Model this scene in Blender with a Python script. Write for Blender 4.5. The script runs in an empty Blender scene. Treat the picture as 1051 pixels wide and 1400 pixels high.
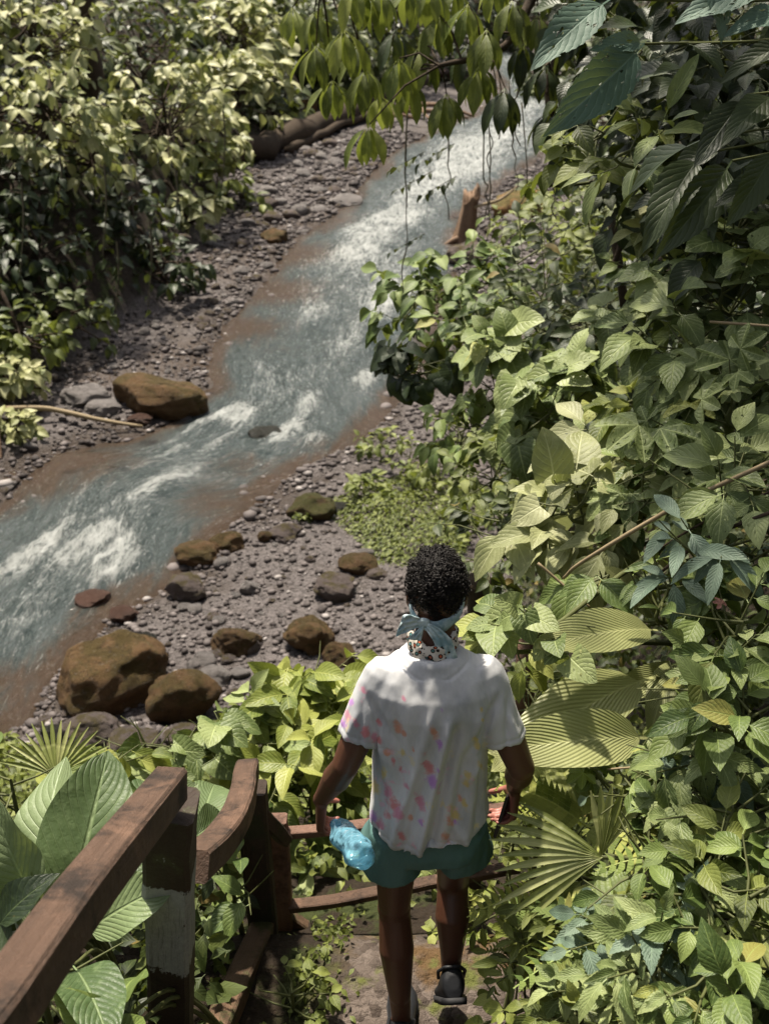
import bpy, math, random
import numpy as np
from mathutils import Vector, Matrix

# ------------------------------------------------------------ camera, world, sun, exposure
PIT = math.radians(27.0)
FPX, U0, V0 = 1450.0, 525.5, 700.0
sc = bpy.context.scene
cam_d = bpy.data.cameras.new("camera")
cam_d.sensor_fit = 'VERTICAL'; cam_d.sensor_height = 36.0
cam_d.lens = 36.0 * FPX / 1400.0
cam_d.clip_start = 0.05; cam_d.clip_end = 600.0
cam_d.dof.use_dof = True; cam_d.dof.focus_distance = 3.0; cam_d.dof.aperture_fstop = 5.0
cam = bpy.data.objects.new("camera", cam_d)
sc.collection.objects.link(cam)
cam.location = (0, 0, 0); cam.rotation_euler = (math.pi / 2 - PIT, 0, 0)
sc.camera = cam

SUN_ELEV, SUN_AZ = math.radians(66.0), math.radians(-28.0)      # azimuth measured from +Y towards +X
world = bpy.data.worlds.new("World"); sc.world = world
world.use_nodes = True
wn = world.node_tree
bg = wn.nodes["Background"]; bg.inputs[1].default_value = 0.07
sky = wn.nodes.new("ShaderNodeTexSky"); sky.sky_type = 'NISHITA'; sky.sun_disc = False
sky.sun_elevation = SUN_ELEV; sky.sun_rotation = SUN_AZ
sky.air_density = 1.0; sky.dust_density = 5.0; sky.ozone_density = 1.0
hs = wn.nodes.new("ShaderNodeHueSaturation"); hs.inputs["Saturation"].default_value = 0.40      # thin bright cloud over the gorge
wn.links.new(sky.outputs[0], hs.inputs["Color"]); wn.links.new(hs.outputs[0], bg.inputs[0])
sun_d = bpy.data.lights.new("sun", 'SUN'); sun_d.energy = 4.7; sun_d.angle = math.radians(2.5)
sun_d.color = (1.0, 0.91, 0.76)
sun = bpy.data.objects.new("sun", sun_d); sc.collection.objects.link(sun)
sdir = Vector((math.cos(SUN_ELEV) * math.sin(SUN_AZ), math.cos(SUN_ELEV) * math.cos(SUN_AZ), math.sin(SUN_ELEV)))
sun.rotation_euler = sdir.to_track_quat('Z', 'Y').to_euler()
sun.location = sdir * 40
sc.view_settings.view_transform = 'Standard'; sc.view_settings.look = 'None'
sc.view_settings.exposure = 0.86; sc.view_settings.gamma = 1.0
sc.view_settings.use_curve_mapping = False
sc.cycles.max_bounces = 7; sc.cycles.diffuse_bounces = 3; sc.cycles.glossy_bounces = 2
sc.cycles.transmission_bounces = 4; sc.cycles.transparent_max_bounces = 12
sc.cycles.use_denoising = True
sc.cycles.caustics_reflective = False; sc.cycles.caustics_refractive = False
sc.cycles.sample_clamp_indirect = 4.0

rng = np.random.default_rng(7)
random.seed(7)
COL = sc.collection

# ------------------------------------------------------------ projection helpers (layout only)
CP, SP = math.cos(PIT), math.sin(PIT)
def at(u, v, d):
    a = (u - U0) / FPX; b = (v - V0) / FPX
    return Vector((a * d, (CP - b * SP) * d, -(SP + b * CP) * d))
def proj(P):
    P = np.asarray(P, float)
    d = P[..., 1] * CP - P[..., 2] * SP
    b = (-P[..., 2] * CP - P[..., 1] * SP) / d
    return U0 + FPX * P[..., 0] / d, V0 + FPX * b, d
RS = 0.03
def on_plane(u, v, up=0.0):
    r = at(u, v, 1.0)
    d = (7.8 - up) / (RS * r.y - r.z)
    return r * d

# ------------------------------------------------------------ numpy noise
def _h(i, j, k):
    n = (i * 374761393 + j * 668265263 + k * 1274126177) & 0xffffffff
    n = ((n ^ (n >> 13)) * 1274126177) & 0xffffffff
    n = (n ^ (n >> 16)) & 0xffffffff
    return n / 4294967295.0
def vnoise(P):
    P = np.asarray(P, float)
    I = np.floor(P).astype(np.int64); f = P - I; f = f * f * (3 - 2 * f)
    i, j, k = I[..., 0], I[..., 1], I[..., 2]
    out = 0
    for a in (0, 1):
        for b in (0, 1):
            for c in (0, 1):
                w = (f[..., 0] if a else 1 - f[..., 0]) * (f[..., 1] if b else 1 - f[..., 1]) * (f[..., 2] if c else 1 - f[..., 2])
                out = out + w * _h(i + a, j + b, k + c)
    return out * 2 - 1
def fbm(P, oct=4, g=0.5):
    P = np.asarray(P, float); s = 0; a = 1.0; t = 0
    for o in range(oct):
        s = s + a * vnoise(P * (2 ** o) + 17.3 * o); t += a; a *= g
    return s / t
def sstep(a, b, x):
    t = np.clip((x - a) / (b - a), 0, 1); return t * t * (3 - 2 * t)

# ------------------------------------------------------------ mesh / object helpers
def mesh_np(name, V, F, uv=None, attrs=None, smooth=True):
    """V Nx3, F Mxk (k = 3 or 4) arrays; uv per vertex Nx2; attrs {name: N or Nx3}."""
    V = np.asarray(V, np.float32); F = np.asarray(F, np.int32)
    me = bpy.data.meshes.new(name)
    k = F.shape[1]; m = len(F)
    me.vertices.add(len(V)); me.vertices.foreach_set("co", V.ravel())
    me.loops.add(m * k); me.loops.foreach_set("vertex_index", F.ravel())
    me.polygons.add(m)
    me.polygons.foreach_set("loop_start", np.arange(0, m * k, k, dtype=np.int32))
    me.polygons.foreach_set("loop_total", np.full(m, k, np.int32))
    me.update(calc_edges=True)
    if smooth: me.polygons.foreach_set("use_smooth", np.ones(m, bool))
    if uv is not None:
        l = me.uv_layers.new(name="UVMap"); l.data.foreach_set("uv", np.asarray(uv, np.float32)[F.ravel()].ravel())
    for an, av in (attrs or {}).items():
        av = np.asarray(av, np.float32)
        if av.ndim == 1:
            a = me.attributes.new(an, 'FLOAT', 'POINT'); a.data.foreach_set("value", av)
        else:
            a = me.attributes.new(an, 'FLOAT_COLOR', 'POINT')
            a.data.foreach_set("color", np.c_[av, np.ones(len(av))].astype(np.float32).ravel())
    me.validate()
    return me
def link(name, me, mat=None, parent=None, loc=(0, 0, 0)):
    o = bpy.data.objects.new(name, me); COL.objects.link(o)
    if mat is not None and me is not None and not me.materials: me.materials.append(mat)
    if parent is not None: o.parent = parent
    o.location = loc
    return o
def tag(o, label=None, cat=None, group=None, kind=None):
    if label: o['label'] = label
    if cat: o['category'] = cat
    if group: o['group'] = group
    if kind: o['kind'] = kind
    return o
def thing(name, loc, label, cat, group=None):
    return tag(link(name, None, loc=loc), label, cat, group)
def struct(o): o['kind'] = 'structure'; return o

def grid_faces(nu, nv, wrap_u=False, off=0):
    i, j = np.meshgrid(np.arange(nv - 1), np.arange(nu if wrap_u else nu - 1), indexing='ij')
    j2 = (j + 1) % nu
    return np.stack([i * nu + j, i * nu + j2, (i + 1) * nu + j2, (i + 1) * nu + j], -1).reshape(-1, 4) + off
class MB:                                   # collects quads/triangles of several shapes that form ONE piece
    def __init__(s): s.V = []; s.F = []; s.n = 0; s.U = []
    def add(s, V, F, U=None):
        V = np.asarray(V, float).reshape(-1, 3); s.V.append(V)
        for f in F: s.F.append(tuple(int(q) + s.n for q in f))
        s.U.append(np.zeros((len(V), 2)) if U is None else np.asarray(U, float))
        s.n += len(V)
    def tube(s, pts, rad, seg=8, cap=True, ru=None):
        pts = [Vector(p) for p in pts]; n = len(pts)
        rad = list(rad) if hasattr(rad, '__len__') else [rad] * n
        T = [(pts[min(i + 1, n - 1)] - pts[max(i - 1, 0)]).normalized() for i in range(n)]
        a = Vector((0, 0, 1)) if abs(T[0].z) < .9 else Vector((1, 0, 0))
        N = (a - T[0] * a.dot(T[0])).normalized()
        V = []
        for i in range(n):
            N = (N - T[i] * N.dot(T[i])).normalized(); B = T[i].cross(N)
            for k in range(seg):
                q = 2 * math.pi * k / seg
                V.append(pts[i] + (N * math.cos(q) + B * math.sin(q)) * rad[i])
        F = [tuple(f) for f in grid_faces(seg, n, True)]
        if cap: F += [tuple(range(seg))[::-1], tuple((n - 1) * seg + k for k in range(seg))]
        s.add([tuple(v) for v in V], F)
    def rings(s, R, cap=True):               # R: list of rings, each kx3
        k = len(R[0]); V = np.concatenate([np.asarray(r, float) for r in R])
        F = [tuple(f) for f in grid_faces(k, len(R), True)]
        if cap: F += [tuple(range(k))[::-1], tuple((len(R) - 1) * k + q for q in range(k))]
        s.add(V, F)
    def mesh(s, name, smooth=True):
        me = bpy.data.meshes.new(name)
        me.from_pydata([tuple(v) for v in np.concatenate(s.V)], [], s.F)
        me.update()
        if smooth: me.polygons.foreach_set("use_smooth", np.ones(len(me.polygons), bool))
        return me
    def build(s, name, mat, parent=None, loc=(0, 0, 0), smooth=True):
        return link(name, s.mesh(name, smooth), mat, parent, loc)
def bake(me, mods):
    o = bpy.data.objects.new("temp", me); COL.objects.link(o)
    for t, kw in mods:
        m = o.modifiers.new(t, t)
        for k, v in kw.items(): setattr(m, k, v)
    bpy.context.view_layer.update()
    r = bpy.data.meshes.new_from_object(o.evaluated_get(bpy.context.evaluated_depsgraph_get()))
    bpy.data.objects.remove(o)
    return r
def co_of(me):
    a = np.empty(len(me.vertices) * 3, np.float32); me.vertices.foreach_get("co", a); return a.reshape(-1, 3).astype(float)
def no_of(me):
    a = np.empty(len(me.vertices) * 3, np.float32); me.vertices.foreach_get("normal", a); return a.reshape(-1, 3).astype(float)
def set_co(me, V): me.vertices.foreach_set("co", np.asarray(V, np.float32).ravel()); me.update()

# ------------------------------------------------------------ material helpers
class NT:
    def __init__(s, name):
        s.m = bpy.data.materials.new(name); s.m.use_nodes = True
        s.t = s.m.node_tree; s.b = s.t.nodes["Principled BSDF"]; s.o = s.t.nodes["Material Output"]
    def n(s, ty, **kw):
        x = s.t.nodes.new(ty)
        for k, v in kw.items(): setattr(x, k, v)
        return x
    def l(s, a, b): s.t.links.new(a, b)
    def put(s, inp, v):
        if hasattr(v, 'is_output') or isinstance(v, bpy.types.NodeSocket): s.l(v, inp)
        else: inp.default_value = v
    def M(s, op, a, b=0.0, c=0.0):
        x = s.n("ShaderNodeMath", operation=op)
        s.put(x.inputs[0], a); s.put(x.inputs[1], b); s.put(x.inputs[2], c); return x.outputs[0]
    def ss(s, x, a, b):
        r = s.n("ShaderNodeMapRange", interpolation_type='SMOOTHSTEP')
        s.put(r.inputs[0], x); r.inputs[1].default_value = a; r.inputs[2].default_value = b; return r.outputs[0]
    def mix(s, f, a, b, mode='MIX'):
        x = s.n("ShaderNodeMix", data_type='RGBA', blend_type=mode)
        s.put(x.inputs[0], f)
        for i, v in ((6, a), (7, b)):
            if isinstance(v, tuple): x.inputs[i].default_value = (*v[:3], 1)
            else: s.l(v, x.inputs[i])
        return x.outputs[2]
    def noise(s, vec, scale, detail=4, rough=.55, dist=0.0):
        x = s.n("ShaderNodeTexNoise"); x.inputs["Scale"].default_value = scale; x.inputs["Detail"].default_value = detail
        x.inputs["Roughness"].default_value = rough; x.inputs["Distortion"].default_value = dist
        if vec is not None: s.l(vec, x.inputs["Vector"])
        return x.outputs[0]
    def voro(s, vec, scale, feat='F1', out=0):
        x = s.n("ShaderNodeTexVoronoi", feature=feat); x.inputs["Scale"].default_value = scale
        if vec is not None: s.l(vec, x.inputs["Vector"])
        return x.outputs[out]
    def coord(s, w="Object"): return s.n("ShaderNodeTexCoord").outputs[w]
    def pos(s): return s.n("ShaderNodeNewGeometry").outputs["Position"]
    def map(s, vec, scale=(1, 1, 1), rot=(0, 0, 0)):
        x = s.n("ShaderNodeMapping"); s.l(vec, x.inputs[0]); x.inputs[2].default_value = rot; x.inputs[3].default_value = scale; return x.outputs[0]
    def attr(s, name, out=2): 
        x = s.n("ShaderNodeAttribute", attribute_name=name); return x.outputs[out]
    def bump(s, h, strength=.5, dist=.01, base=None):
        x = s.n("ShaderNodeBump"); x.inputs["Strength"].default_value = strength; x.inputs["Distance"].default_value = dist
        s.l(h, x.inputs["Height"])
        if base is not None: s.l(base, x.inputs["Normal"])
        return x.outputs[0]
    def fin(s, col=None, rough=None, normal=None, spec=None, **kw):
        if col is not None:
            if isinstance(col, tuple): s.b.inputs["Base Color"].default_value = (*col[:3], 1)
            else: s.l(col, s.b.inputs["Base Color"])
        if rough is not None: s.put(s.b.inputs["Roughness"], rough)
        if normal is not None: s.l(normal, s.b.inputs["Normal"])
        if spec is not None: s.put(s.b.inputs["Specular IOR Level"], spec)
        for k, v in kw.items(): s.put(s.b.inputs[k.replace('_', ' ')], v)
        return s.m

# ------------------------------------------------------------ river and valley layout
ST = [((640, 64), (700, 64)), ((668, 95), (728, 95)), ((682, 125), (752, 130)), ((645, 156), (762, 172)), ((585, 182), (745, 212)),
      ((520, 222), (695, 245)), ((462, 288), (640, 300)), ((392, 338), (628, 370)), ((345, 400), (600, 460)),
      ((292, 466), (565, 530)), ((272, 540), (500, 600)), ((190, 595), (400, 657)), ((70, 622), (310, 735)),
      ((0, 690), (240, 800)), ((-80, 760), (130, 872)), ((-200, 880), (30, 990)), ((-330, 1000), (-60, 1085))]
def catmull(P, k):
    P = np.asarray(P, float); Q = np.vstack([2 * P[0] - P[1], P, 2 * P[-1] - P[-2]]); out = []
    for i in range(1, len(Q) - 2):
        for t in np.linspace(0, 1, k, endpoint=False):
            a, b, c, d = Q[i - 1], Q[i], Q[i + 1], Q[i + 2]
            out.append(.5 * (2 * b + (c - a) * t + (2 * a - 5 * b + 4 * c - d) * t * t + (3 * b - a - 3 * c + d) * t ** 3))
    out.append(P[-1]); return np.array(out)
EL = catmull([tuple(on_plane(*s[0])) for s in ST], 12)
ER = catmull([tuple(on_plane(*s[1])) for s in ST], 12)
RIV = np.vstack([EL[:, :2], ER[::-1, :2]])
def pip(x, y, poly):
    ins = np.zeros(x.shape, bool); n = len(poly)
    for i in range(n):
        x1, y1 = poly[i]; x2, y2 = poly[(i + 1) % n]
        if y1 == y2: continue
        c = ((y1 > y) != (y2 > y)) & (x < (x2 - x1) * (y - y1) / (y2 - y1) + x1)
        ins ^= c
    return ins
def pdist(x, y, poly, closed=True):
    d = np.full(x.shape, 1e9); n = len(poly)
    for i in range(n if closed else n - 1):
        a = poly[i]; b = poly[(i + 1) % n]; e = b - a; L = max((e ** 2).sum(), 1e-9)
        t = np.clip(((x - a[0]) * e[0] + (y - a[1]) * e[1]) / L, 0, 1)
        d = np.minimum(d, (x - a[0] - t * e[0]) ** 2 + (y - a[1] - t * e[1]) ** 2)
    return np.sqrt(d)
RIV_D = RIV[::3]
foot_r = [(.5, -6), (.66, 1), (.68, 2.8), (.75, 4), (1.0, 6), (1.25, 9)] + [tuple(on_plane(*p, .3))[:2] for p in
          ((668, 690), (690, 560), (720, 430), (770, 310), (815, 240), (820, 150), (790, 90), (745, 56))]
foot_l = [tuple(on_plane(*p, .3))[:2] for p in ((640, 52), (600, 80), (560, 118), (470, 140), (400, 170), (320, 235), (275, 330), (225, 415),
          (130, 465), (50, 520), (10, 600), (-20, 670), (-160, 760), (-400, 900))] + [(-14, 4), (-14, -6)]
VAL = np.array(foot_r + foot_l)
def base_z(y):
    return np.interp(y, [-10, 1.2, 1.9, 2.05, 2.72, 2.84, 3.4, 3.5, 4.2, 9.1, 12], [-2.2, -2.4, -2.75, -3.08, -3.08, -3.32, -3.5, -3.7, -4.2, -7.38, -9.5])
def terrain(x, y):
    x = np.asarray(x, float); y = np.asarray(y, float)
    rl = -7.5 + RS * (y - 10)
    dr = pdist(x, y, RIV_D); inr = pip(x, y, RIV_D)
    sd = np.where(inr, -dr, dr)
    n3 = np.stack([x * .9, y * .9, x * 0], -1)
    zb = rl + np.where(sd < 0, np.maximum(sd * .35, -.45), .03 + .07 * np.minimum(sd, 3) + .02 * np.maximum(sd - 3, 0))
    zb = zb + .05 * fbm(n3 * 1.7, 3) * sstep(0, .8, np.abs(sd)) + (.11 * fbm(n3 * .9 + 31, 3) + .05 * fbm(n3 * 3.1 + 7, 2)) * (1 - sstep(.9, 2.2, np.abs(sd)))
    bz = base_z(y + .5 * fbm(n3 * .5, 2) * sstep(3.5, 5, y)) + .06 * fbm(n3 * 2, 3) * sstep(2.6, 4, y) + .015 * fbm(n3 * 6, 3)
    zb = np.maximum(zb, bz)
    inv = pip(x, y, VAL); dv = np.where(inv, 0, pdist(x, y, VAL))
    dv = np.maximum(0, dv + .5 * fbm(n3 * .35, 3) * sstep(0.2, 2.5, dv))
    right = (x > 0.04 * y)
    slope = np.where(right, 1.45, 1.6)
    zh = slope * (np.sqrt(dv * dv + .04) - .2)
    lim = np.where(right, 9.0, 8.5)
    zh = lim * (1 - np.exp(-zh / lim)) + .12 * np.maximum(dv - 5, 0)
    zh = zh + .35 * fbm(n3 * .8 + 5, 3) * sstep(.3, 3, dv)
    return zb + zh, sd, dv
def tz(x, y): return float(terrain(np.array([x]), np.array([y]))[0][0])
def ground_at(u, v):
    """the first point of the terrain under a pixel"""
    d = np.concatenate([np.linspace(1.5, 14, 500), np.linspace(14.05, 120, 900)])
    r = np.array(at(u, v, 1.0)); P = d[:, None] * r
    z, _, _ = terrain(P[:, 0], P[:, 1])
    k = np.argmax(P[:, 2] <= z)
    return Vector(P[k]) if P[k, 2] <= z[k] else Vector(P[-1])

# ------------------------------------------------------------ materials
def m_ground():
    t = NT("ground"); p = t.pos()
    beach = t.attr("beach"); wet = t.attr("wet"); path = t.attr("path")
    n1 = t.noise(p, 3.0, 6, .65); n2 = t.noise(p, 22, 5, .7); v1 = t.voro(p, 28); v1c = t.voro(p, 28, out=1)
    v2 = t.voro(p, 70, out=1)
    hsv = t.n("ShaderNodeSeparateColor"); t.l(v1c, hsv.inputs[0])
    hs2 = t.n("ShaderNodeSeparateColor"); t.l(v2, hs2.inputs[0])
    g = t.mix(hsv.outputs[0], (.036, .030, .029), (.15, .13, .128))
    g = t.mix(t.M('MULTIPLY', hs2.outputs[1], .45), g, (.20, .178, .172))
    g = t.mix(t.M('MULTIPLY', t.ss(n1, .5, .72), .5), g, (.065, .05, .04))
    g = t.mix(t.M('MULTIPLY', wet, .85), g, (.05, .036, .027))
    mud = t.M('MULTIPLY', t.attr('mud'), t.ss(v1, .75, .35)); g = t.mix(mud, g, t.mix(n2, (.045, .030, .021), (.11, .078, .058)))
    soil = t.mix(n2, (.012, .008, .005), (.04, .026, .015))
    moss = t.mix(n2, (.02, .03, .008), (.055, .065, .014))
    soil = t.mix(t.ss(n1, .5, .62), soil, moss)
    pg = t.mix(hsv.outputs[1], (.07, .052, .042), (.17, .135, .115))
    pg = t.mix(t.ss(n1, .52, .66), pg, (.12, .07, .03))
    pg = t.mix(t.ss(t.noise(p, 6.5, 5), .53, .64), pg, (.11, .12, .03))
    c = t.mix(beach, soil, g); c = t.mix(path, c, pg)
    h = t.M('ADD', t.M('MULTIPLY', v1, -.5), n2)
    return t.fin(c, t.M('SUBTRACT', .85, t.M('MULTIPLY', t.M('MAXIMUM', wet, mud), .55)), t.bump(h, 1.0, .045), .3)
def m_water():
    t = NT("water"); foam = t.attr("foam"); sh = t.attr("shallow")
    uv = t.n("ShaderNodeUVMap").outputs[0]
    n1 = t.noise(t.map(uv, (.7, 2.2, 1)), 1.7, 8, .72, 1.2); n2 = t.noise(t.map(uv, (1.8, 6.5, 1)), 2.6, 7, .75, 1.6); n3 = t.noise(t.map(uv, (5, 14, 1)), 3, 5, .75, 1.0)
    n4 = t.noise(t.map(uv, (1, 1.5, 1)), 5.5, 6, .8, .8)
    deep = t.mix(t.ss(t.M('ADD', t.M('MULTIPLY', n1, .6), t.M('MULTIPLY', n2, .4)), .36, .64), (.026, .044, .043), (.145, .168, .170))
    deep = t.mix(t.M('MULTIPLY', t.ss(n3, .50, .68), .45), deep, (.27, .30, .30))
    brown = t.mix(n2, (.046, .028, .017), (.13, .088, .058)); brown = t.mix(t.M('MULTIPLY', t.ss(n4, .54, .66), .6), brown, (.19, .165, .145))  # pale ripples on the brown imitate sky reflection
    c = t.mix(t.ss(t.M('ADD', sh, t.M('MULTIPLY', t.M('SUBTRACT', n1, .5), 1.6)), .25, .95), deep, brown)
    tex = t.M('ADD', t.M('ADD', t.M('MULTIPLY', n1, .35), t.M('MULTIPLY', n2, .35)), t.M('MULTIPLY', n4, .3))
    f = t.M('ADD', t.M('MULTIPLY', foam, .72), t.M('MULTIPLY', t.M('SUBTRACT', tex, .5), 3.9))
    fm = t.M('MULTIPLY', t.ss(f, .35, 1.25), .9)
    thr = t.M('MULTIPLY', t.ss(t.M('ADD', n2, t.M('MULTIPLY', foam, .09)), .60, .68), .42)
    fm = t.M('MAXIMUM', fm, thr)
    c = t.mix(fm, c, (.72, .74, .72))
    return t.fin(c, t.M('ADD', .1, t.M('MULTIPLY', fm, .5)), t.bump(t.M('ADD', n1, t.M('MULTIPLY', n2, .7)), .9, .12, t.bump(t.M('ADD', n3, n4), .8, .04)), .5)
def m_rock(name, c1, c2, moss=None, amount=.5, rough=.8):
    t = NT(name); p = t.coord("Object"); oi = t.n("ShaderNodeObjectInfo")
    add = t.n("ShaderNodeVectorMath", operation='ADD'); t.l(p, add.inputs[0]); t.l(oi.outputs["Location"], add.inputs[1]); p = add.outputs[0]
    n = t.noise(p, 4, 8, .75); n2 = t.noise(p, 30, 6, .75); n3 = t.noise(p, 1.6, 4, .6, .4)
    c = t.mix(n, c1, c2); c = t.mix(t.M('MULTIPLY', n2, .5), c, tuple(x * .45 for x in c1))
    c = t.mix(t.M('MULTIPLY', t.ss(oi.outputs["Random"], 0, 1), .35), c, tuple(x * 1.25 for x in c2))
    if moss:
        g = t.n("ShaderNodeNewGeometry"); sx = t.n("ShaderNodeSeparateXYZ"); t.l(g.outputs["Normal"], sx.inputs[0])
        k = t.ss(t.M('ADD', t.M('ADD', n3, t.M('MULTIPLY', n2, .35)), t.M('MULTIPLY', sx.outputs[2], .12)), .78 - amount * .5, .95 - amount * .4)
        mc = t.mix(n2, tuple(x * .45 for x in moss), tuple(x * 1.25 for x in moss)); c = t.mix(k, c, mc)
    cr = t.n("ShaderNodeTexVoronoi", feature='DISTANCE_TO_EDGE'); cr.inputs["Scale"].default_value = 2.6; ds = t.n("ShaderNodeVectorMath", operation='ADD'); t.l(p, ds.inputs[0]); sv = t.n("ShaderNodeTexNoise"); sv.inputs["Scale"].default_value = 5; t.l(p, sv.inputs["Vector"]); t.l(sv.outputs[1], ds.inputs[1]); t.l(ds.outputs[0], cr.inputs["Vector"])
    ck = t.M('SUBTRACT', 1.0, t.ss(cr.outputs[0], .0, .035)); c = t.mix(t.M('MULTIPLY', ck, .55), c, tuple(x * .3 for x in c1))
    c = t.mix(t.M('MULTIPLY', t.ss(t.noise(p, 9, 6, .8), .56, .66), .45), c, (.27, .23, .19))
    return t.fin(c, rough, t.bump(t.M('ADD', t.M('ADD', n, t.M('MULTIPLY', n2, .8)), t.M('MULTIPLY', ck, -.5)), 1.0, .09), .3)
def m_wood(name, a, b, rough=.55, axis=1, moss=0.0):
    t = NT(name); p = t.coord("UV")
    g = t.map(p, (1.2, 22, 1)); n = t.noise(g, 3, 7, .7, .5); n2 = t.noise(t.coord("Object"), 7, 5, .7); n3 = t.noise(t.coord("Object"), 70, 4, .8)
    c = t.mix(n, a, b); c = t.mix(t.ss(n2, .46, .66), c, tuple(x * .45 for x in a)); c = t.mix(t.M('MULTIPLY', t.ss(t.noise(t.coord('Object'), 2.6, 5, .7, .6), .5, .62), .5), c, tuple(min(1, x * 1.5) for x in b)); c = t.mix(t.ss(n3, .62, .74), c, tuple(min(1, x * 1.6) for x in b))
    if moss: c = t.mix(t.M('MULTIPLY', t.ss(n2, .5, .62), moss), c, (.07, .085, .02))
    return t.fin(c, t.M('ADD', rough, t.M('MULTIPLY', n2, .25)), t.bump(t.M('ADD', n, n3), .8, .012), .45)
def m_plain(name, c, rough=.6, spec=.4, var=.35, scale=20, bs=.3, bd=.004):
    t = NT(name); n = t.noise(t.coord("Object"), scale, 5, .6)
    cc = t.mix(n, tuple(x * (1 - var) for x in c), tuple(x * (1 + var) for x in c))
    return t.fin(cc, rough, t.bump(n, bs, bd), spec)
def m_leaf(name, dark, mid, light, veins=9, slant=.55, vein_c=None, rough=.42, trans=.22, holes=0.0, pleat=0, fade=None, bump=.5):
    t = NT(name); uv = t.n("ShaderNodeUVMap").outputs[0]; s = t.n("ShaderNodeSeparateXYZ"); t.l(uv, s.inputs[0])
    u, v = s.outputs[0], s.outputs[1]
    p = t.M('MULTIPLY', t.M('ABSOLUTE', t.M('SUBTRACT', u, .5)), 2)
    oi = t.n("ShaderNodeObjectInfo"); ge = t.n("ShaderNodeNewGeometry")
    r = t.M('FRACT', t.M('ADD', oi.outputs["Random"], ge.outputs["Random Per Island"]))
    r2 = t.M('FRACT', t.M('MULTIPLY', r, 7.31))
    c = t.mix(t.ss(r, 0, .55), dark, mid); c = t.mix(t.M('MULTIPLY', t.ss(r, .55, 1), .9), c, light)
    if fade: c = t.mix(t.M('MULTIPLY', t.ss(r2, .965, .975), .75), c, fade)
    w = t.M('FRACT', t.M('SUBTRACT', t.M('MULTIPLY', v, veins), t.M('MULTIPLY', p, slant * veins * .35)))
    tri = t.M('MULTIPLY', t.M('ABSOLUTE', t.M('SUBTRACT', w, .5)), 2)
    lat = t.ss(tri, .80, .97)
    rib = t.M('SUBTRACT', 1.0, t.ss(p, .015, .07))
    vv = t.M('MAXIMUM', t.M('MULTIPLY', lat, .38), rib)
    vc = vein_c or tuple(min(1, x * 1.55 + .01) for x in light)
    c = t.mix(t.M('MULTIPLY', vv, .5), c, vc)
    pn = t.noise(t.coord("Object"), 9, 4, .7)
    c = t.mix(t.M('MULTIPLY', t.ss(pn, .48, .75), .35), c, tuple(x * 1.4 for x in light))
    c = t.mix(t.M('MULTIPLY', t.ss(t.noise(uv, 11, 3, .6), .66, .74), .55), c, (.13, .10, .035))
    if pleat: h = t.M('MULTIPLY', tri, -1.0); hb, hd = .35, .010
    else: h = t.M('ADD', t.M('ADD', t.M('MULTIPLY', vv, -.8), t.M('MULTIPLY', t.M('SUBTRACT', 1.0, t.M('MULTIPLY', tri, tri)), .25)), t.M('MULTIPLY', pn, .8)); hb, hd = bump, .012
    nm = t.bump(h, hb, hd)
    back = t.mix(ge.outputs["Backfacing"], c, t.mix(.5, c, tuple(x * 1.2 + .01 for x in light)))
    t.fin(back, t.M('ADD', rough, t.M('MULTIPLY', r2, .15)), nm, .45)
    tr = t.n("ShaderNodeBsdfTranslucent"); t.l(t.mix(.5, c, (.30, .36, .04)), tr.inputs[0]); t.l(nm, tr.inputs[1])
    mx = t.n("ShaderNodeMixShader"); mx.inputs[0].default_value = trans
    t.l(t.b.outputs[0], mx.inputs[1]); t.l(tr.outputs[0], mx.inputs[2]); outp = mx.outputs[0]
    if holes:
        mp = t.n("ShaderNodeVectorMath", operation='ADD'); t.l(uv, mp.inputs[0])
        cmb = t.n("ShaderNodeCombineXYZ"); t.l(t.M('MULTIPLY', r, 13.0), cmb.inputs[0]); t.l(t.M('MULTIPLY', r2, 9.0), cmb.inputs[1]); t.l(cmb.outputs[0], mp.inputs[1])
        hv = t.noise(mp.outputs[0], 7.5, 2, .6, .3)
        hk = t.ss(t.M('MULTIPLY', hv, t.M('ADD', .85, t.M('MULTIPLY', r2, .22))), .70 - holes * .1, .71 - holes * .1)
        tp = t.n("ShaderNodeBsdfTransparent"); m2 = t.n("ShaderNodeMixShader"); t.l(hk, m2.inputs[0]); t.l(outp, m2.inputs[1]); t.l(tp.outputs[0], m2.inputs[2]); outp = m2.outputs[0]
    t.l(outp, t.o.inputs[0]); return t.m

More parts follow.
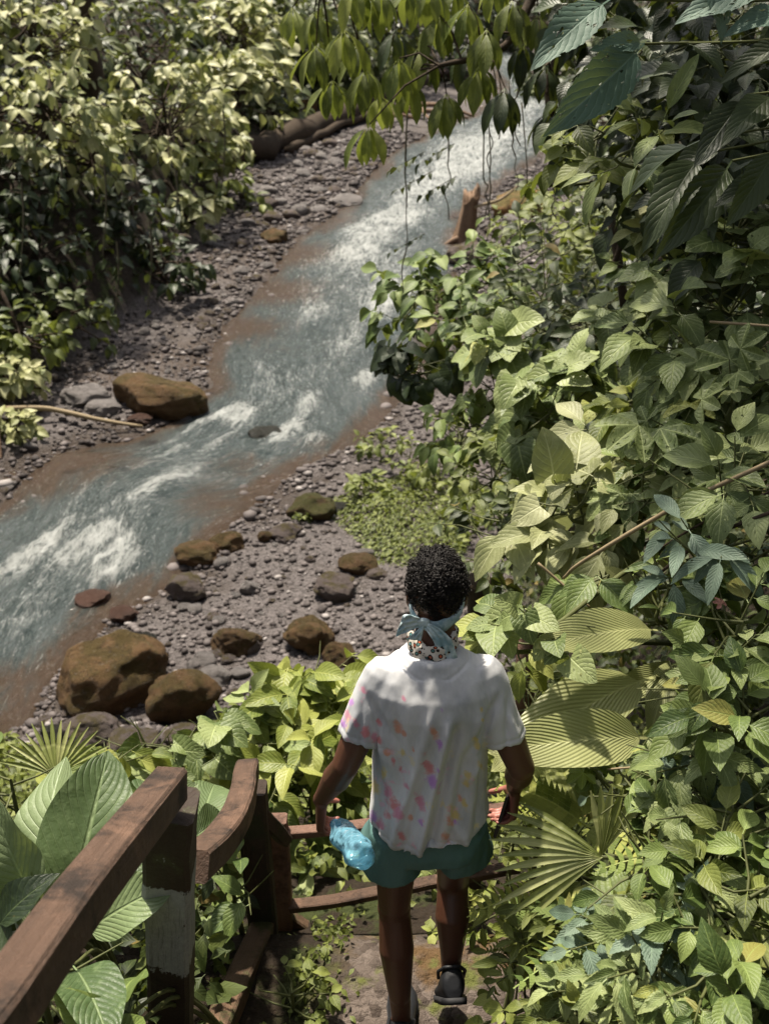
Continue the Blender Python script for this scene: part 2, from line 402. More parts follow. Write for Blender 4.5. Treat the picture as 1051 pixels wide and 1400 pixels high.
MAT = dict(
    ground=m_ground(), water=m_water(),
    rock_mossy=m_rock("rock_mossy", (.085, .045, .02), (.25, .145, .062), (.12, .082, .022), .25),
    rock_green=m_rock("rock_green", (.08, .05, .022), (.21, .13, .06), (.095, .092, .02), .35),
    rock_grey=m_rock("rock_grey", (.11, .085, .08), (.28, .225, .21), (.15, .12, .05), .12),
    rock_pale=m_rock("rock_pale", (.22, .20, .195), (.44, .40, .385)),
    rock_orange=m_rock("rock_orange", (.24, .12, .045), (.46, .26, .10), (.2, .16, .05), .3),
    rock_red=m_rock("rock_red", (.10, .055, .04), (.22, .12, .09), rough=.45),
    rock_wet=m_rock("rock_wet", (.035, .035, .03), (.10, .10, .085), rough=.25),
    wood=m_wood("weathered_wood", (.045, .025, .015), (.15, .085, .055)),
    wood_dark=m_wood("dark_wood", (.022, .014, .010), (.06, .035, .022), moss=.2),
    wood_red=m_wood("reddish_wood", (.12, .06, .042), (.24, .14, .10)),
    wood_moss=m_wood("mossy_wood", (.07, .04, .022), (.17, .10, .06), moss=.55),
    paint=m_plain("worn_grey_paint", (.30, .31, .30), .7, .3, .45, 30),
    bark=m_plain("bark", (.055, .04, .028), .9, .2, .5, 18, .8, .02),
    drift=m_plain("driftwood", (.20, .13, .085), .8, .3, .45, 12, .8, .02),
    stem=m_plain("green_stem", (.09, .10, .035), .6, .3, .4, 30),
    stem_tan=m_plain("tan_stem", (.26, .20, .12), .7, .3, .4, 30),
    vine=m_plain("vine", (.04, .035, .02), .8, .2, .4, 30),
)
#LEAFMATS
MAT['l_pale'] = m_leaf("leaf_pale", (.20, .22, .09), (.33, .35, .16), (.45, .46, .26), 6, 1.4, rough=.42, trans=.25, holes=.25, bump=.3)
MAT['l_yellow'] = m_leaf("leaf_yellow_green", (.10, .14, .025), (.22, .26, .05), (.36, .38, .10), 8, 1.0, rough=.42, trans=.3, bump=.3)
MAT['l_mid'] = m_leaf("leaf_mid", (.055, .095, .024), (.12, .17, .045), (.22, .28, .08), 8, 1.0, rough=.42, fade=(.30, .27, .07), bump=.3)
MAT['l_grey'] = m_leaf("leaf_grey_green", (.09, .13, .04), (.18, .23, .08), (.33, .38, .16), 7, 1.2, rough=.42, holes=.4, fade=(.33, .34, .07), bump=.35)
MAT['l_teal'] = m_leaf("leaf_teal", (.07, .115, .075), (.115, .17, .12), (.19, .26, .18), 10, .8, rough=.5, trans=.12, holes=.3, bump=.35)
MAT['l_bitten'] = m_leaf("leaf_bitten", (.05, .11, .075), (.08, .15, .11), (.14, .21, .16), 9, .9, rough=.5, trans=.15, holes=.55, bump=.3)
MAT['l_dark_shade'] = m_leaf("leaf_dark_shade", (.010, .020, .007), (.024, .040, .013), (.05, .072, .024), 9, .9, rough=.4, trans=.12, bump=.3)  # near-black green; also puts shade into leaves of hollow, upper right, far slopes
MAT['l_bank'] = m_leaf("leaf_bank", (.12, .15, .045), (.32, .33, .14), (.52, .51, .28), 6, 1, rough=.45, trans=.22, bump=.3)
MAT['l_bank_shade'] = m_leaf("leaf_bank_shade", (.025, .04, .012), (.06, .08, .024), (.14, .16, .055), 6, 1, rough=.45, bump=.3)  # shaded copy of the bank leaf, darkness put into the colour
MAT['l_olive'] = m_leaf("leaf_olive", (.06, .08, .018), (.13, .16, .036), (.24, .27, .07), 7, 1, rough=.42, trans=.3, bump=.3)
MAT['l_pleat'] = m_leaf("leaf_pleated", (.24, .26, .10), (.32, .34, .14), (.40, .41, .19), 17, 1.3, rough=.42, trans=.3, pleat=1)
MAT['l_aroid'] = m_leaf("leaf_big", (.06, .10, .035), (.12, .17, .07), (.21, .27, .13), 12, 1.1, rough=.36, trans=.2, bump=.5)
MAT['l_fan'] = m_leaf("leaf_fan", (.17, .20, .05), (.25, .28, .08), (.40, .41, .17), 2, 0, rough=.42, trans=.25, bump=.2)
MAT['l_under'] = m_leaf("leaf_undergrowth", (.012, .022, .006), (.035, .052, .013), (.10, .125, .03), 6, 1, rough=.48, fade=(.22, .15, .04), bump=.2)  # darkened so that gaps between leaves read as shade

# ------------------------------------------------------------ the setting: ground and river
def build_ground():
    nx, ny = 420, 620
    s = np.linspace(-1, 1, nx); xs = 55 * np.sign(s) * np.abs(s) ** 2.2
    t = np.linspace(0, 1, ny); ys = -8 + 14 * t * 1.3 + 125 * t ** 2.6
    X, Y = np.meshgrid(xs, ys)
    X = X + .035 * Y
    Z, sd, dv = terrain(X, Y)
    V = np.stack([X, Y, Z], -1).reshape(-1, 3)
    fb = fbm(np.stack([X * 2, Y * 2, X * 0], -1), 3)
    rl = -7.5 + RS * (Y - 10)
    beach = (1 - sstep(.15, .6, dv + .3 * fb)) * (1 - sstep(.25, .7, Z - rl - .07 * np.minimum(sd, 3) + .1 * fb)) 
    hz = Z - rl; wet = 1 - sstep(.015, .10, hz + .03 * fb); mud = np.zeros_like(X)
    # brown damp patches of the far bank
    for (u, v, r) in ((250, 500, 1.0), (455, 300, .9), (600, 640, .5), (345, 375, 1.1), (300, 485, .9), (400, 310, 1.0), (130, 520, .7), (300, 350, 1.)):
        p = on_plane(u, v); mud = np.maximum(mud, sstep(.25, .6, np.exp(-(((X - p.x) ** 2 + (Y - p.y) ** 2) / (r * 1.2) ** 2)) + .45 * fbm(np.stack([X * .9, Y * .9, X * 0], -1), 3)))
    path = (1 - sstep(.22, .42, np.abs(X - .16 - .03 * (Y - 2)) + .12 * fb)) * (1 - sstep(2.68, 2.8, Y + .15 * fb))
    me = mesh_np("ground", V, grid_faces(nx, ny), attrs=dict(beach=beach.ravel(), wet=np.clip(wet, 0, 1).ravel(), mud=(mud * beach).ravel(), path=path.ravel()))
    return struct(link("ground", me, MAT['ground']))
build_ground()

FOAM = [(100, 700, .9, .2, .6), (140, 790, .5, .25, .6), (40, 850, .8, .25, .5), (300, 610, .7, .14, .7), (240, 620, .6, .12, .6), (350, 640, .8, .12, .5), (420, 560, .8, .2, .7), (470, 470, 1.2, .4, .6), (360, 500, .8, .25, .5), (520, 420, 1.4, .5, .7), (560, 400, 1.2, .5, .6), (430, 430, 1.0, .4, .6), (480, 350, 1.2, .6, .7), (50, 757, 1.0, .22, 1.2), (110, 752, .7, .22, 1.1), (165, 742, .35, .35, .9), (165, 775, .45, .35, 1.1), (225, 664, .8, .22, .8), (190, 700, .9, .5, .45), (60, 800, 1.2, .5, .35),
        (330, 572, .6, .3, 1.25), (390, 598, .7, .25, 1.2), (430, 605, .4, .2, .9), (285, 580, .9, .16, .9), (385, 530, 1.1, .8, .45), (500, 525, .5, .25, 1.1), (450, 500, 1.5, 1.0, .35), (260, 640, 1.3, .8, .3),
        (550, 297, 1.6, .9, 1.1), (500, 318, 1.6, .9, .8), (530, 350, 3, 2, .5), (460, 400, 3, 2, .38), (570, 268, 2, 1.2, .8), (620, 240, 3, 1.8, .8),
        (700, 180, 5, 3, .75), (720, 140, 6, 4, .7), (650, 215, 4, 2, .7), (655, 80, 9, 4, .7), (600, 200, 3, 1.4, .45)]
def build_river():
    L = catmull([tuple(on_plane(*s[0])) for s in ST], 80); R = catmull([tuple(on_plane(*s[1])) for s in ST], 80)
    c = (L + R) / 2; seg = np.r_[0, np.cumsum(np.linalg.norm(np.diff(c, axis=0), axis=1))]
    keep = np.interp(np.arange(0, seg[-1], .05) if seg[-1] < 90 else np.linspace(0, 1, 2200) ** .8 * seg[-1], seg, np.arange(len(seg)))
    i0 = np.floor(keep).astype(int).clip(0, len(L) - 2); f = (keep - i0)[:, None]
    L = L[i0] * (1 - f) + L[i0 + 1] * f; R = R[i0] * (1 - f) + R[i0 + 1] * f; S = np.interp(keep, np.arange(len(seg)), seg)
    W = np.linalg.norm(R - L, axis=1)
    nt = 120; t = np.linspace(-.18, 1.18, nt)
    P = L[:, None] + (R - L)[:, None] * t[None, :, None]
    s2 = np.broadcast_to(S[:, None], P.shape[:2]); t2 = t[None] * W[:, None]
    tang = np.gradient((L + R) / 2, axis=0); tang /= np.linalg.norm(tang, axis=1)[:, None]
    foam = np.zeros(P.shape[:2])
    for (u, v, a, b, k) in FOAM:
        q = np.array(on_plane(u, v)); dx = P[..., 0] - q[0]; dy = P[..., 1] - q[1]
        i = np.argmin((c0 := ((L + R) / 2))[:, 0] * 0 + ((c0 - q) ** 2).sum(1)); tx, ty = tang[i, 0], tang[i, 1]
        al = dx * tx + dy * ty; ac = -dx * ty + dy * tx
        foam = foam + k * np.exp(-(al / a) ** 2 - (ac / b) ** 2)
    foam = np.clip(foam * 1.05 + .02 + .10 * sstep(19, 26, P[..., 1]) * np.clip(1 - 1.6 * np.abs(t - .5)[None] * 1.0, 0, 1) + .25 * fbm(np.stack([s2 * .35, t2 * .8, s2 * 0 + 8], -1), 3), 0, 1.15)
    fa = sstep(30, 60, P[..., 1])
    N = np.stack([s2 * .9, t2 * 1.6, s2 * 0], -1)
    w1 = fbm(N, 4, .55); w2 = fbm(N * 3.1 + 9, 3, .6); w3 = fbm(np.stack([s2 * 4.5, t2 * 8, s2 * 0 + 3], -1), 3, .6)
    ridge = 1 - np.abs(w1)
    P[..., 2] += .01 + (.04 + .085 * foam) * (w1 + .35 * ridge) + (.022 + .06 * foam) * w2 + (.010 + .03 * foam) * w3 + .06 * foam * (.3 + .7 * ridge)
    edge = np.minimum(t, 1 - t)[None] * W[:, None]
    sh = 1 - sstep(.0, 1.1, edge + .5 * w1)
    P[..., 2] -= .06 * (1 - sstep(-.2, .4, edge))
    for (u, v, r, k) in ((370, 400, 1.6, 1.0), (400, 350, 1.6, 1.0), (330, 450, 1.3, .9), (30, 620, 1.2, 1.0), (160, 600, .9, .9), (440, 300, 1.5, .9), (110, 630, 1.2, .9), (60, 660, 1.0, .8), (300, 690, .9, .8), (200, 830, .7, .6), (330, 640, .7, .7), (450, 620, .8, .7), (380, 480, .6, .4), (30, 940, .8, .8)):
        q = on_plane(u, v); sh = np.maximum(sh, k * np.exp(-((P[..., 0] - q.x) ** 2 + (P[..., 1] - q.y) ** 2) / r ** 2))
    me = mesh_np("river_water", P.reshape(-1, 3), grid_faces(nt, len(L)), uv=np.stack([s2, t2], -1).reshape(-1, 2), attrs=dict(foam=foam.ravel(), shallow=sh.ravel()))
    return struct(link("river_water", me, MAT['water']))
build_river()

#SECTION ROCKS
def ico(sub):
    import bmesh
    bm = bmesh.new(); bmesh.ops.create_icosphere(bm, subdivisions=sub, radius=1.0)
    V = np.array([v.co[:] for v in bm.verts]); F = np.array([[v.index for v in f.verts] for f in bm.faces]); bm.free(); return V, F
ICO = {k: ico(k) for k in (1, 2, 3, 4, 5)}
def rock_mesh(sub, seed, rough=.30, cuts=9):
    V, F = ICO[sub]; r = np.random.default_rng(seed); V = V.copy()
    for _ in range(cuts):                        # planes that shave the ball into blunt faces
        n = r.normal(size=3); n /= np.linalg.norm(n); h = r.uniform(.62, .9)
        d = V @ n; k = d > h; V[k] -= n * ((d[k] - h) * .85)[:, None]
    V = V * (1 + rough * fbm(V * 1.3 + seed * 3.7, 4, .5))[:, None]
    V = V * (1 + .06 * fbm(V * 4 + seed, 4, .6))[:, None] if sub >= 3 else V
    return mesh_np("rock", V, F)
def rock(u, v, w, h, mat, label, seed, group=None, name="boulder", cat="boulder", depth_k=.8, sub=5, rot=None, P=None, sink=.28):
    P = P or ground_at(u, v + h * .5)
    d = proj(P)[2]; sx = w * d / FPX / 2 * 1.05; up = h * d / FPX / 2
    me = rock_mesh(sub, seed); me.materials.append(MAT[mat])
    o = link(name, me); sz = max(up * 1.05, sx * .45)
    o.location = P + Vector((0, sx * depth_k * .8, sz * (1 - 2 * sink) * 1.0))
    o.scale = (sx, sx * depth_k, sz); o.rotation_euler = (0, 0, 0) if rot is None else rot
    return tag(o, label, cat, group)
R_ = math.radians
rock(215, 543, 142, 58, 'rock_mossy', "long brown mossy boulder on the far bank above the brown pool", 1, depth_k=.6, rot=(0, R_(4), R_(-8)))
rock(118, 540, 66, 34, 'rock_pale', "pale grey jagged rock beside the long brown boulder on the far bank", 2, name="rock", cat="rock")
rock(140, 556, 46, 28, 'rock_pale', "smooth pale grey rock in front of the jagged one on the far bank", 3, name="rock", cat="rock")
rock(100, 552, 30, 20, 'rock_pale', "small pale rock at the left of the pale rock cluster", 4, name="rock", cat="rock")
rock(190, 574, 36, 22, 'rock_red', "small reddish rock under the long brown boulder at the pool", 5, name="rock", cat="rock")
rock(427, 690, 62, 46, 'rock_green', "green mossy boulder alone on the gravel nearest the rapids", 6, depth_k=.8)
rock(466, 694, 26, 22, 'rock_wet', "small dark rock right of the green mossy boulder", 7, name="rock", cat="rock")
rock(268, 758, 66, 38, 'rock_mossy', "low brown mossy boulder at the water's edge, left of the touching pair", 8)
rock(310, 742, 44, 36, 'rock_mossy', "low brown mossy boulder at the water's edge, right of the touching pair", 9)
rock(251, 803, 56, 46, 'rock_grey', "rounded grey boulder at the water's edge below the touching brown pair", 10)
rock(388, 728, 52, 28, 'rock_grey', "flat grey pink rock on the gravel below the green mossy boulder", 11, name="rock", cat="rock")
rock(362, 733, 22, 20, 'rock_mossy', "small brown mossy rock left of the flat grey pink rock", 12, name="rock", cat="rock")
rock(341, 803, 30, 22, 'rock_pale', "small pale round rock alone in the middle of the gravel", 13, name="rock", cat="rock")
rock(459, 802, 62, 42, 'rock_grey', "pinkish grey boulder on the gravel left of the person's head", 14)
rock(320, 876, 66, 44, 'rock_mossy', "brown and grey boulder with a small pale rock leaning on it", 15)
rock(340, 882, 30, 26, 'rock_grey', "small pale brown rock leaning on the brown and grey boulder", 16, name="rock", cat="rock")
rock(425, 868, 72, 56, 'rock_mossy', "dark brown mossy boulder with creeping moss, left of the person's shoulder", 17)
rock(465, 893, 46, 38, 'rock_mossy', "low brown rock at the right foot of the dark mossy boulder", 18, name="rock", cat="rock")
rock(138, 922, 166, 112, 'rock_mossy', "biggest brown mossy boulder at the near bank of the river", 19, depth_k=.75, rot=(0, R_(-12), R_(15)))
rock(244, 950, 96, 86, 'rock_mossy', "mossy brown boulder right beside the biggest boulder", 20)
rock(276, 905, 40, 30, 'rock_pale', "pale grey round rock behind the second mossy boulder", 21, name="rock", cat="rock")
rock(290, 925, 46, 32, 'rock_pale', "pale grey oval rock in front of its round neighbour", 22, name="rock", cat="rock")
rock(125, 1000, 84, 50, 'rock_grey', "grey brown boulder below the biggest mossy boulder", 23)
rock(180, 1014, 66, 46, 'rock_grey', "grey brown boulder above the railing end and the fan palm", 24)
rock(250, 1006, 52, 32, 'rock_grey', "grey rock below the second mossy boulder by the bright leaves", 25, name="rock", cat="rock")
rock(72, 1002, 34, 30, 'rock_wet', "small dark rock at the waterline left of the grey brown boulders", 26, name="rock", cat="rock")
rock(166, 842, 46, 26, 'rock_red', "wet reddish rock at the waterline above the biggest boulder", 27, name="rock", cat="rock")
rock(195, 874, 32, 24, 'rock_wet', "small dark wet rock touching the top of the biggest boulder", 28, name="rock", cat="rock")
rock(490, 772, 54, 34, 'rock_mossy', "brown rock under the creeping plants above the pinkish boulder", 30, name="rock", cat="rock")
rock(515, 785, 34, 22, 'rock_grey', "small grey brown rock at the edge of the creeping plants", 31, name="rock", cat="rock")
rock(375, 322, 40, 24, 'rock_mossy', "yellowish rock among cobbles at the edge of the far shallows", 32, name="rock", cat="rock")
rock(472, 274, 48, 20, 'rock_pale', "large flat pale stone among the cobbles by the white water", 33, name="rock", cat="rock")
rock(718, 276, 80, 44, 'rock_orange', "orange brown boulder behind the tree stump on the right bank", 34)
rock(418, 140, 30, 26, 'rock_orange', "orange rock by the thin leaning branch at the far bank", 35, name="rock", cat="rock")
rock(606, 102, 60, 18, 'rock_red', "reddish brown boulder upstream under the hanging leaves", 36)
rock(640, 345, 60, 40, 'rock_grey', "grey boulder on the right bank behind the shrub", 37)
def river_rock(u, v, w, h, mat, label, seed):
    p = on_plane(u, v + h * .3); return rock(u, v, w, h, mat, label, seed, name="rock", cat="rock", P=p, sink=.42)
river_rock(362, 598, 54, 26, 'rock_wet', "dark wet rock splitting the white rapids in midstream", 40)
river_rock(125, 825, 52, 22, 'rock_red', "half sunken reddish rock in the teal water above the biggest boulder", 41)
river_rock(590, 118, 34, 14, 'rock_wet', "dark rock in the far water under the hanging leaves", 42)

COB = []
for k in range(6):
    me = rock_mesh(3, 60 + k, .16, 5); me.materials.append(MAT['rock_pale' if k < 3 else 'rock_grey']); COB.append(me)
def cobbles(polys, n, label, group, smin, smax, name="cobble"):
    r = np.random.default_rng(hash(len(label)) % 1000 + n); out = 0; tries = 0
    poly = np.array(polys, float); lo, hi = poly.min(0), poly.max(0)
    while out < n and tries < n * 30:
        tries += 1
        u, v = r.uniform(lo[0], hi[0]), r.uniform(lo[1], hi[1])
        if not pip(np.array([u]), np.array([v]), poly)[0]: continue
        p = on_plane(u, v, .1); z = tz(p.x, p.y)
        if z < -7.47 + RS * (p.y - 10) - .02: continue
        s = smin * (smax / smin) ** (r.random() ** 1.8)
        o = link(name, COB[r.integers(6)]); o.location = (p.x, p.y, z + s * .2)
        o.scale = (s, s * r.uniform(.7, 1), s * r.uniform(.45, .7)); o.rotation_euler = (r.uniform(-.3, .3), r.uniform(-.3, .3), r.uniform(0, 6.28))
        tag(o, label, "stone", group); out += 1
cobbles([(400, 190), (540, 170), (520, 215), (470, 280), (420, 320), (330, 310), (340, 250)], 115, "pale cobble on the far gravel bank below the long dark log", "pale cobbles below the long dark log", .11, .38)
cobbles([(240, 330), (400, 330), (390, 380), (330, 460), (190, 460), (200, 420)], 58, "pale cobble on the far gravel bank beside the brown shallows", "pale cobbles beside the brown shallows", .09, .28)
cobbles([(90, 500), (220, 480), (260, 520), (80, 600), (60, 560)], 18, "grey cobble near the long brown boulder on the far bank", "grey cobbles near the long brown boulder", .05, .14)
cobbles([(640, 290), (760, 280), (740, 340), (640, 340)], 20, "pale cobble on the right bank between the stump and the orange boulder", "pale cobbles behind the stump", .1, .3)
cobbles([(300, 760), (560, 620), (600, 700), (540, 830), (360, 950), (230, 900), (210, 840)], 50, "small grey stone lying loose on the near gravel beach", "loose stones on the near gravel beach", .04, .16)
cobbles([(50, 985), (120, 960), (330, 900), (320, 1000), (150, 1050), (40, 1040)], 32, "grey stone wedged between the big boulders of the near bank", "stones between the near boulders", .06, .16)
cobbles([(0, 640), (40, 600), (60, 640), (10, 700)], 7, "wet grey stone at the water under the left bank leaves", "stones under the left bank leaves", .08, .18)
# pebbles nobody could count
def pebbles():
    V, F = ICO[1]; r = np.random.default_rng(5); n = 78000
    x = r.uniform(-8, 6, n); y = 8.5 + 40 * r.random(n) ** 2.1
    z, sd, dv = terrain(x, y)
    k = (sd > -.1) & (dv < .25) & (z < -7.5 + RS * (y - 10) + .75); x, y, z, sd = x[k], y[k], z[k], sd[k]; n = len(x)
    s0 = rng.random(2600); xe = rng.uniform(-8, 6, 2600); ye = 8.5 + 30 * rng.random(2600) ** 1.6
    ze, se, de = terrain(xe, ye); ke = (se > -.8) & (se < .25) & (de < .2); xe, ye, se, s0 = xe[ke], ye[ke], se[ke], s0[ke]
    s = (.009 + .05 * r.random(n) ** 5 + .012 * (sd < .5) * r.random(n)) * (1 + (y - 9) * .05)
    s1 = (.035 + .10 * s0 ** 3) * (1 + (ye - 9) * .03); x = np.r_[x, xe]; y = np.r_[y, ye]; s = np.r_[s, s1]; n = len(x)
    z = np.r_[z, np.maximum(terrain(xe, ye)[0], -7.5 + RS * (ye - 10) - .55 * s1)]
    a = r.uniform(0, 6.28, n); ca, sa = np.cos(a), np.sin(a)
    B = V[None] * np.stack([s, s * r.uniform(.6, 1, n), s * r.uniform(.4, .7, n)], -1)[:, None]
    P = np.stack([B[..., 0] * ca[:, None] - B[..., 1] * sa[:, None] + x[:, None], B[..., 0] * sa[:, None] + B[..., 1] * ca[:, None] + y[:, None], B[..., 2] + (z + s * .3)[:, None]], -1)
    FF = (F[None] + (np.arange(n) * len(V))[:, None, None]).reshape(-1, 3)
    t = NT("pebble"); ge = t.n("ShaderNodeNewGeometry"); rr = ge.outputs["Random Per Island"]
    c = t.mix(rr, (.036, .029, .028), (.17, .147, .143)); c = t.mix(t.ss(t.M('FRACT', t.M('MULTIPLY', rr, 9.7)), .93, .97), c, (.34, .31, .30)); t.fin(c, .75, None, .3)
    tag(link("pebbles", mesh_np("pebbles", P.reshape(-1, 3), FF), t.m), "grey pebbles covering the gravel beaches on both sides of the river", "pebbles", kind="stuff")
pebbles()
#SECTION WOOD
def beam_mesh(name, pts, w, h, wob=.009, up=(0, 0, 1), sub=14, seed=0, w2=None, paint=None):
    P = catmull([tuple(p) for p in pts], max(2, sub // (len(pts) - 1))); n = len(P)
    T = np.gradient(P, axis=0); T /= np.linalg.norm(T, axis=1)[:, None]
    up = np.array(up, float); S = np.cross(T, up); S /= np.linalg.norm(S, axis=1)[:, None]; U = np.cross(S, T)
    c = .10
    prof = []
    for (a, b) in ((-1, -1), (1, -1), (1, 1), (-1, 1)):
        for q in ((a, b * (1 - c * 2)), (a * (1 - c * 2), b)) if a * b > 0 else ((a * (1 - c * 2), b), (a, b * (1 - c * 2))): prof.append(q)
    prof2 = []
    for i in range(8):
        a = np.array(prof[i]); b = np.array(prof[(i + 1) % 8]); prof2 += [a, a * .5 + b * .5] if i % 2 else [a]
    prof2 = np.array(prof2); k = len(prof2)
    V = []; UV = []; L = np.r_[0, np.cumsum(np.linalg.norm(np.diff(P, axis=0), axis=1))]
    for i in range(n):
        f = 1 if w2 is None else 1 + (w2 / w - 1) * i / (n - 1)
        for j in range(k):
            q = P[i] + S[i] * prof2[j, 0] * w * .5 * f + U[i] * prof2[j, 1] * h * .5 * f
            V.append(q); UV.append((L[i], j / k * 2.0 * (w + h)))
    V = np.array(V); V = V + wob * fbm(V * 5 + seed, 3)[:, None] * np.array([1, .6, 1])
    mb = MB(); mb.add(V, [tuple(f) for f in grid_faces(k, n, True)] + [tuple(range(k))[::-1], tuple((n - 1) * k + q for q in range(k))])
    me = mb.mesh(name, False)
    l = me.uv_layers.new(name="UVMap"); vi = np.empty(len(me.loops), np.int32); me.loops.foreach_get("vertex_index", vi)
    l.data.foreach_set("uv", np.array(UV, np.float32)[vi].ravel())
    if paint is not None:
        a = me.attributes.new("paint", 'FLOAT', 'POINT'); t = np.repeat(np.linspace(0, 1, n), k)
        a.data.foreach_set("value", (sstep(paint[0] - .03, paint[0] + .03, t) * (1 - sstep(paint[1] - .03, paint[1] + .03, t))).astype(np.float32))
    return me
def m_painted():
    t = NT("painted_post_wood"); p = t.map(t.coord("UV"), (1.2, 22, 1)); n = t.noise(p, 3, 7, .7, .5); n2 = t.noise(t.coord("Object"), 14, 5, .75); n3 = t.noise(t.coord("Object"), 60, 4, .8)
    c = t.mix(n, (.02, .014, .01), (.06, .036, .024)); c = t.mix(t.M('MULTIPLY', t.ss(n2, .55, .65), .4), c, (.07, .08, .03))
    k = t.ss(t.M('ADD', t.attr("paint"), t.M('MULTIPLY', t.M('SUBTRACT', t.M('ADD', t.M('MULTIPLY', n2, .6), t.M('MULTIPLY', n, .4)), .5), 4.0)), .48, .60)
    pc = t.mix(n3, (.17, .175, .17), (.46, .47, .45)); pc = t.mix(t.M('MULTIPLY', t.ss(t.noise(p, 5, 5, .8), .52, .62), .6), pc, (.12, .12, .11)); c = t.mix(k, c, pc)
    return t.fin(c, .65, t.bump(t.M('ADD', n, n3), .5, .008), .35)
def link_beam(name, mat, parent, *a, **k):
    me = beam_mesh(name, *a, **k); o = link(name, me, MAT[mat] if isinstance(mat, str) else mat, parent)
    if parent is not None: 
        V = co_of(me) - np.array(parent.location); set_co(me, V)
    return o
B = at(232, 1075, 2.4)
rail = thing("stair_railing", tuple(at(236, 1400, 3.0)), "rough weathered brown wooden stair railing with curved handrail at the lower left", "railing")
link_beam("handrail", 'wood', rail, [at(-150, 1568, 1.12), at(-8, 1396, 1.40), at(115, 1222, 1.8), at(236, 1070, 2.42)], .077, .082, sub=24, seed=1)
link_beam("curved_handrail", 'wood', rail, [at(262, 1186, 2.72), at(298, 1153, 2.98), at(325, 1110, 3.25), at(339, 1052, 3.66)], .085, .085, sub=24, seed=2, w2=.075)
link_beam("post", m_painted(), rail, [at(236, 1100, 2.44), at(232, 1250, 2.68), at(238, 1480, 3.1)], .112, .11, up=(0, 1, 0), sub=30, seed=3, paint=(.32, .62))
link_beam("post", 'wood_dark', rail, [at(346, 1075, 3.70), at(358, 1250, 3.95), at(374, 1430, 4.25)], .1, .09, up=(0, 1, 0), sub=14, seed=4)
link_beam("lower_rail", 'wood_moss', rail, [at(280, 1460, 3.25), at(312, 1375, 3.5), at(343, 1310, 3.75), at(364, 1262, 3.98)], .085, .09, sub=20, seed=5, wob=.012)
lf = thing("wooden_fence", tuple(at(388, 1290, 4.25)), "reddish wooden fence of two thin rails crossing behind the walking person", "fence")
link_beam("post", 'wood_red', lf, [at(380, 1118, 3.93), at(386, 1230, 4.13), at(391, 1320, 4.32)], .07, .06, up=(0, 1, 0), seed=6)
link_beam("post", 'wood_dark', lf, [at(640, 1100, 3.95), at(646, 1230, 4.2)], .06, .06, up=(0, 1, 0), seed=7)
link_beam("top_rail", 'wood_red', lf, [at(392, 1140, 3.97), at(540, 1122, 3.95), at(715, 1102, 3.92)], .045, .03, seed=8)
link_beam("lower_rail", 'wood', lf, [at(396, 1240, 4.13), at(540, 1216, 4.10), at(710, 1184, 4.05)], .05, .03, seed=9)
link_beam("short_rail", 'wood_dark', lf, [at(354, 1114, 3.75), at(389, 1148, 3.93)], .055, .05, seed=10)
link_beam("stub_rail", 'wood_moss', lf, [at(396, 1256, 4.2), at(428, 1276, 4.25)], .06, .05, seed=11)

def branch(name, pts, r, mat, label, cat, group=None, seg=8, knob=.25, seed=0, parent=None):
    P = catmull([tuple(p) for p in pts], 6); n = len(P); rad = np.interp(np.linspace(0, 1, n), np.linspace(0, 1, len(r)), r)
    P = P + (np.stack([fbm(P * 1.5 + seed, 2), fbm(P * 1.5 + seed + 9, 2), fbm(P * 1.5 + seed + 21, 2)], -1) * rad[:, None] * knob * 4)
    rad = rad * (1 + knob * fbm(P * 6 / max(rad.max() * 12, 1) + seed, 3))
    mb = MB(); mb.tube(P, rad, seg); me = mb.mesh(name)
    if len(me.vertices) and seg > 10:
        V = co_of(me); V += no_of(me) * (rad.max() * .18 * fbm(V * (2.2 / rad.max() * .3) + seed, 4))[:, None]; set_co(me, V)
    o = link(name, me, MAT[mat], parent); return tag(o, label, cat, group)
def gp(u, v, up=0.0): return ground_at(u, v) + Vector((0, 0, up))
a, b = gp(318, 228, .35), gp(578, 130, .6)
branch("fallen_log", [a, a.lerp(b, .3), a.lerp(b, .65), b], [.5, .48, .42, .32], 'bark', "long dark fallen log lying across the upper gravel bank", "log", seg=14, seed=3)
branch("fallen_log", [gp(395, 212, .15), gp(470, 178, .3), gp(560, 148, .3)], [.16, .16, .12], 'bark', "thinner dark log lying in front of the long dark log", "log", seg=10, seed=5)
DR = [((520, 152), (612, 168), .16), ((528, 160), (640, 172), .12), ((535, 168), (600, 150), .1), ((520, 170), (570, 172), .12), ((560, 150), (648, 166), .13), ((545, 145), (590, 175), .09),
      ((590, 100), (640, 112), .22), ((600, 108), (640, 96), .14)]
for i, (p, q, r) in enumerate(DR[:6]):
    pa, pb = gp(*p, .15 + .1 * (i % 3)), gp(*q, .2 + .12 * (i % 2))
    branch("drift_branch", [pa, pa.lerp(pb, .5) + Vector((0, 0, .2)), pb], [r, r * .8, r * .4], 'drift', "brown driftwood branch heaped at the tip of the long dark log", "driftwood", "driftwood branches heaped by the log", seed=i)
for i, (p, q, r) in enumerate(DR[6:]):
    pa, pb = gp(*p, .25), gp(*q, .3)
    branch("drift_branch", [pa, pa.lerp(pb, .5) + Vector((0, 0, .2)), pb], [r, r * .9, r * .5], 'drift', ("thick", "thin")[i] + " reddish driftwood branch far upstream above the rapids", "driftwood", seed=i + 9)
branch("leaning_branch", [gp(455, 158, .1), gp(455, 158, 1.2).lerp(gp(420, 110, .8), .5), gp(403, 95, 1.4)], [.12, .1, .06], 'bark', "thin dark branch leaning beside the small orange rock", "branch", seed=2)
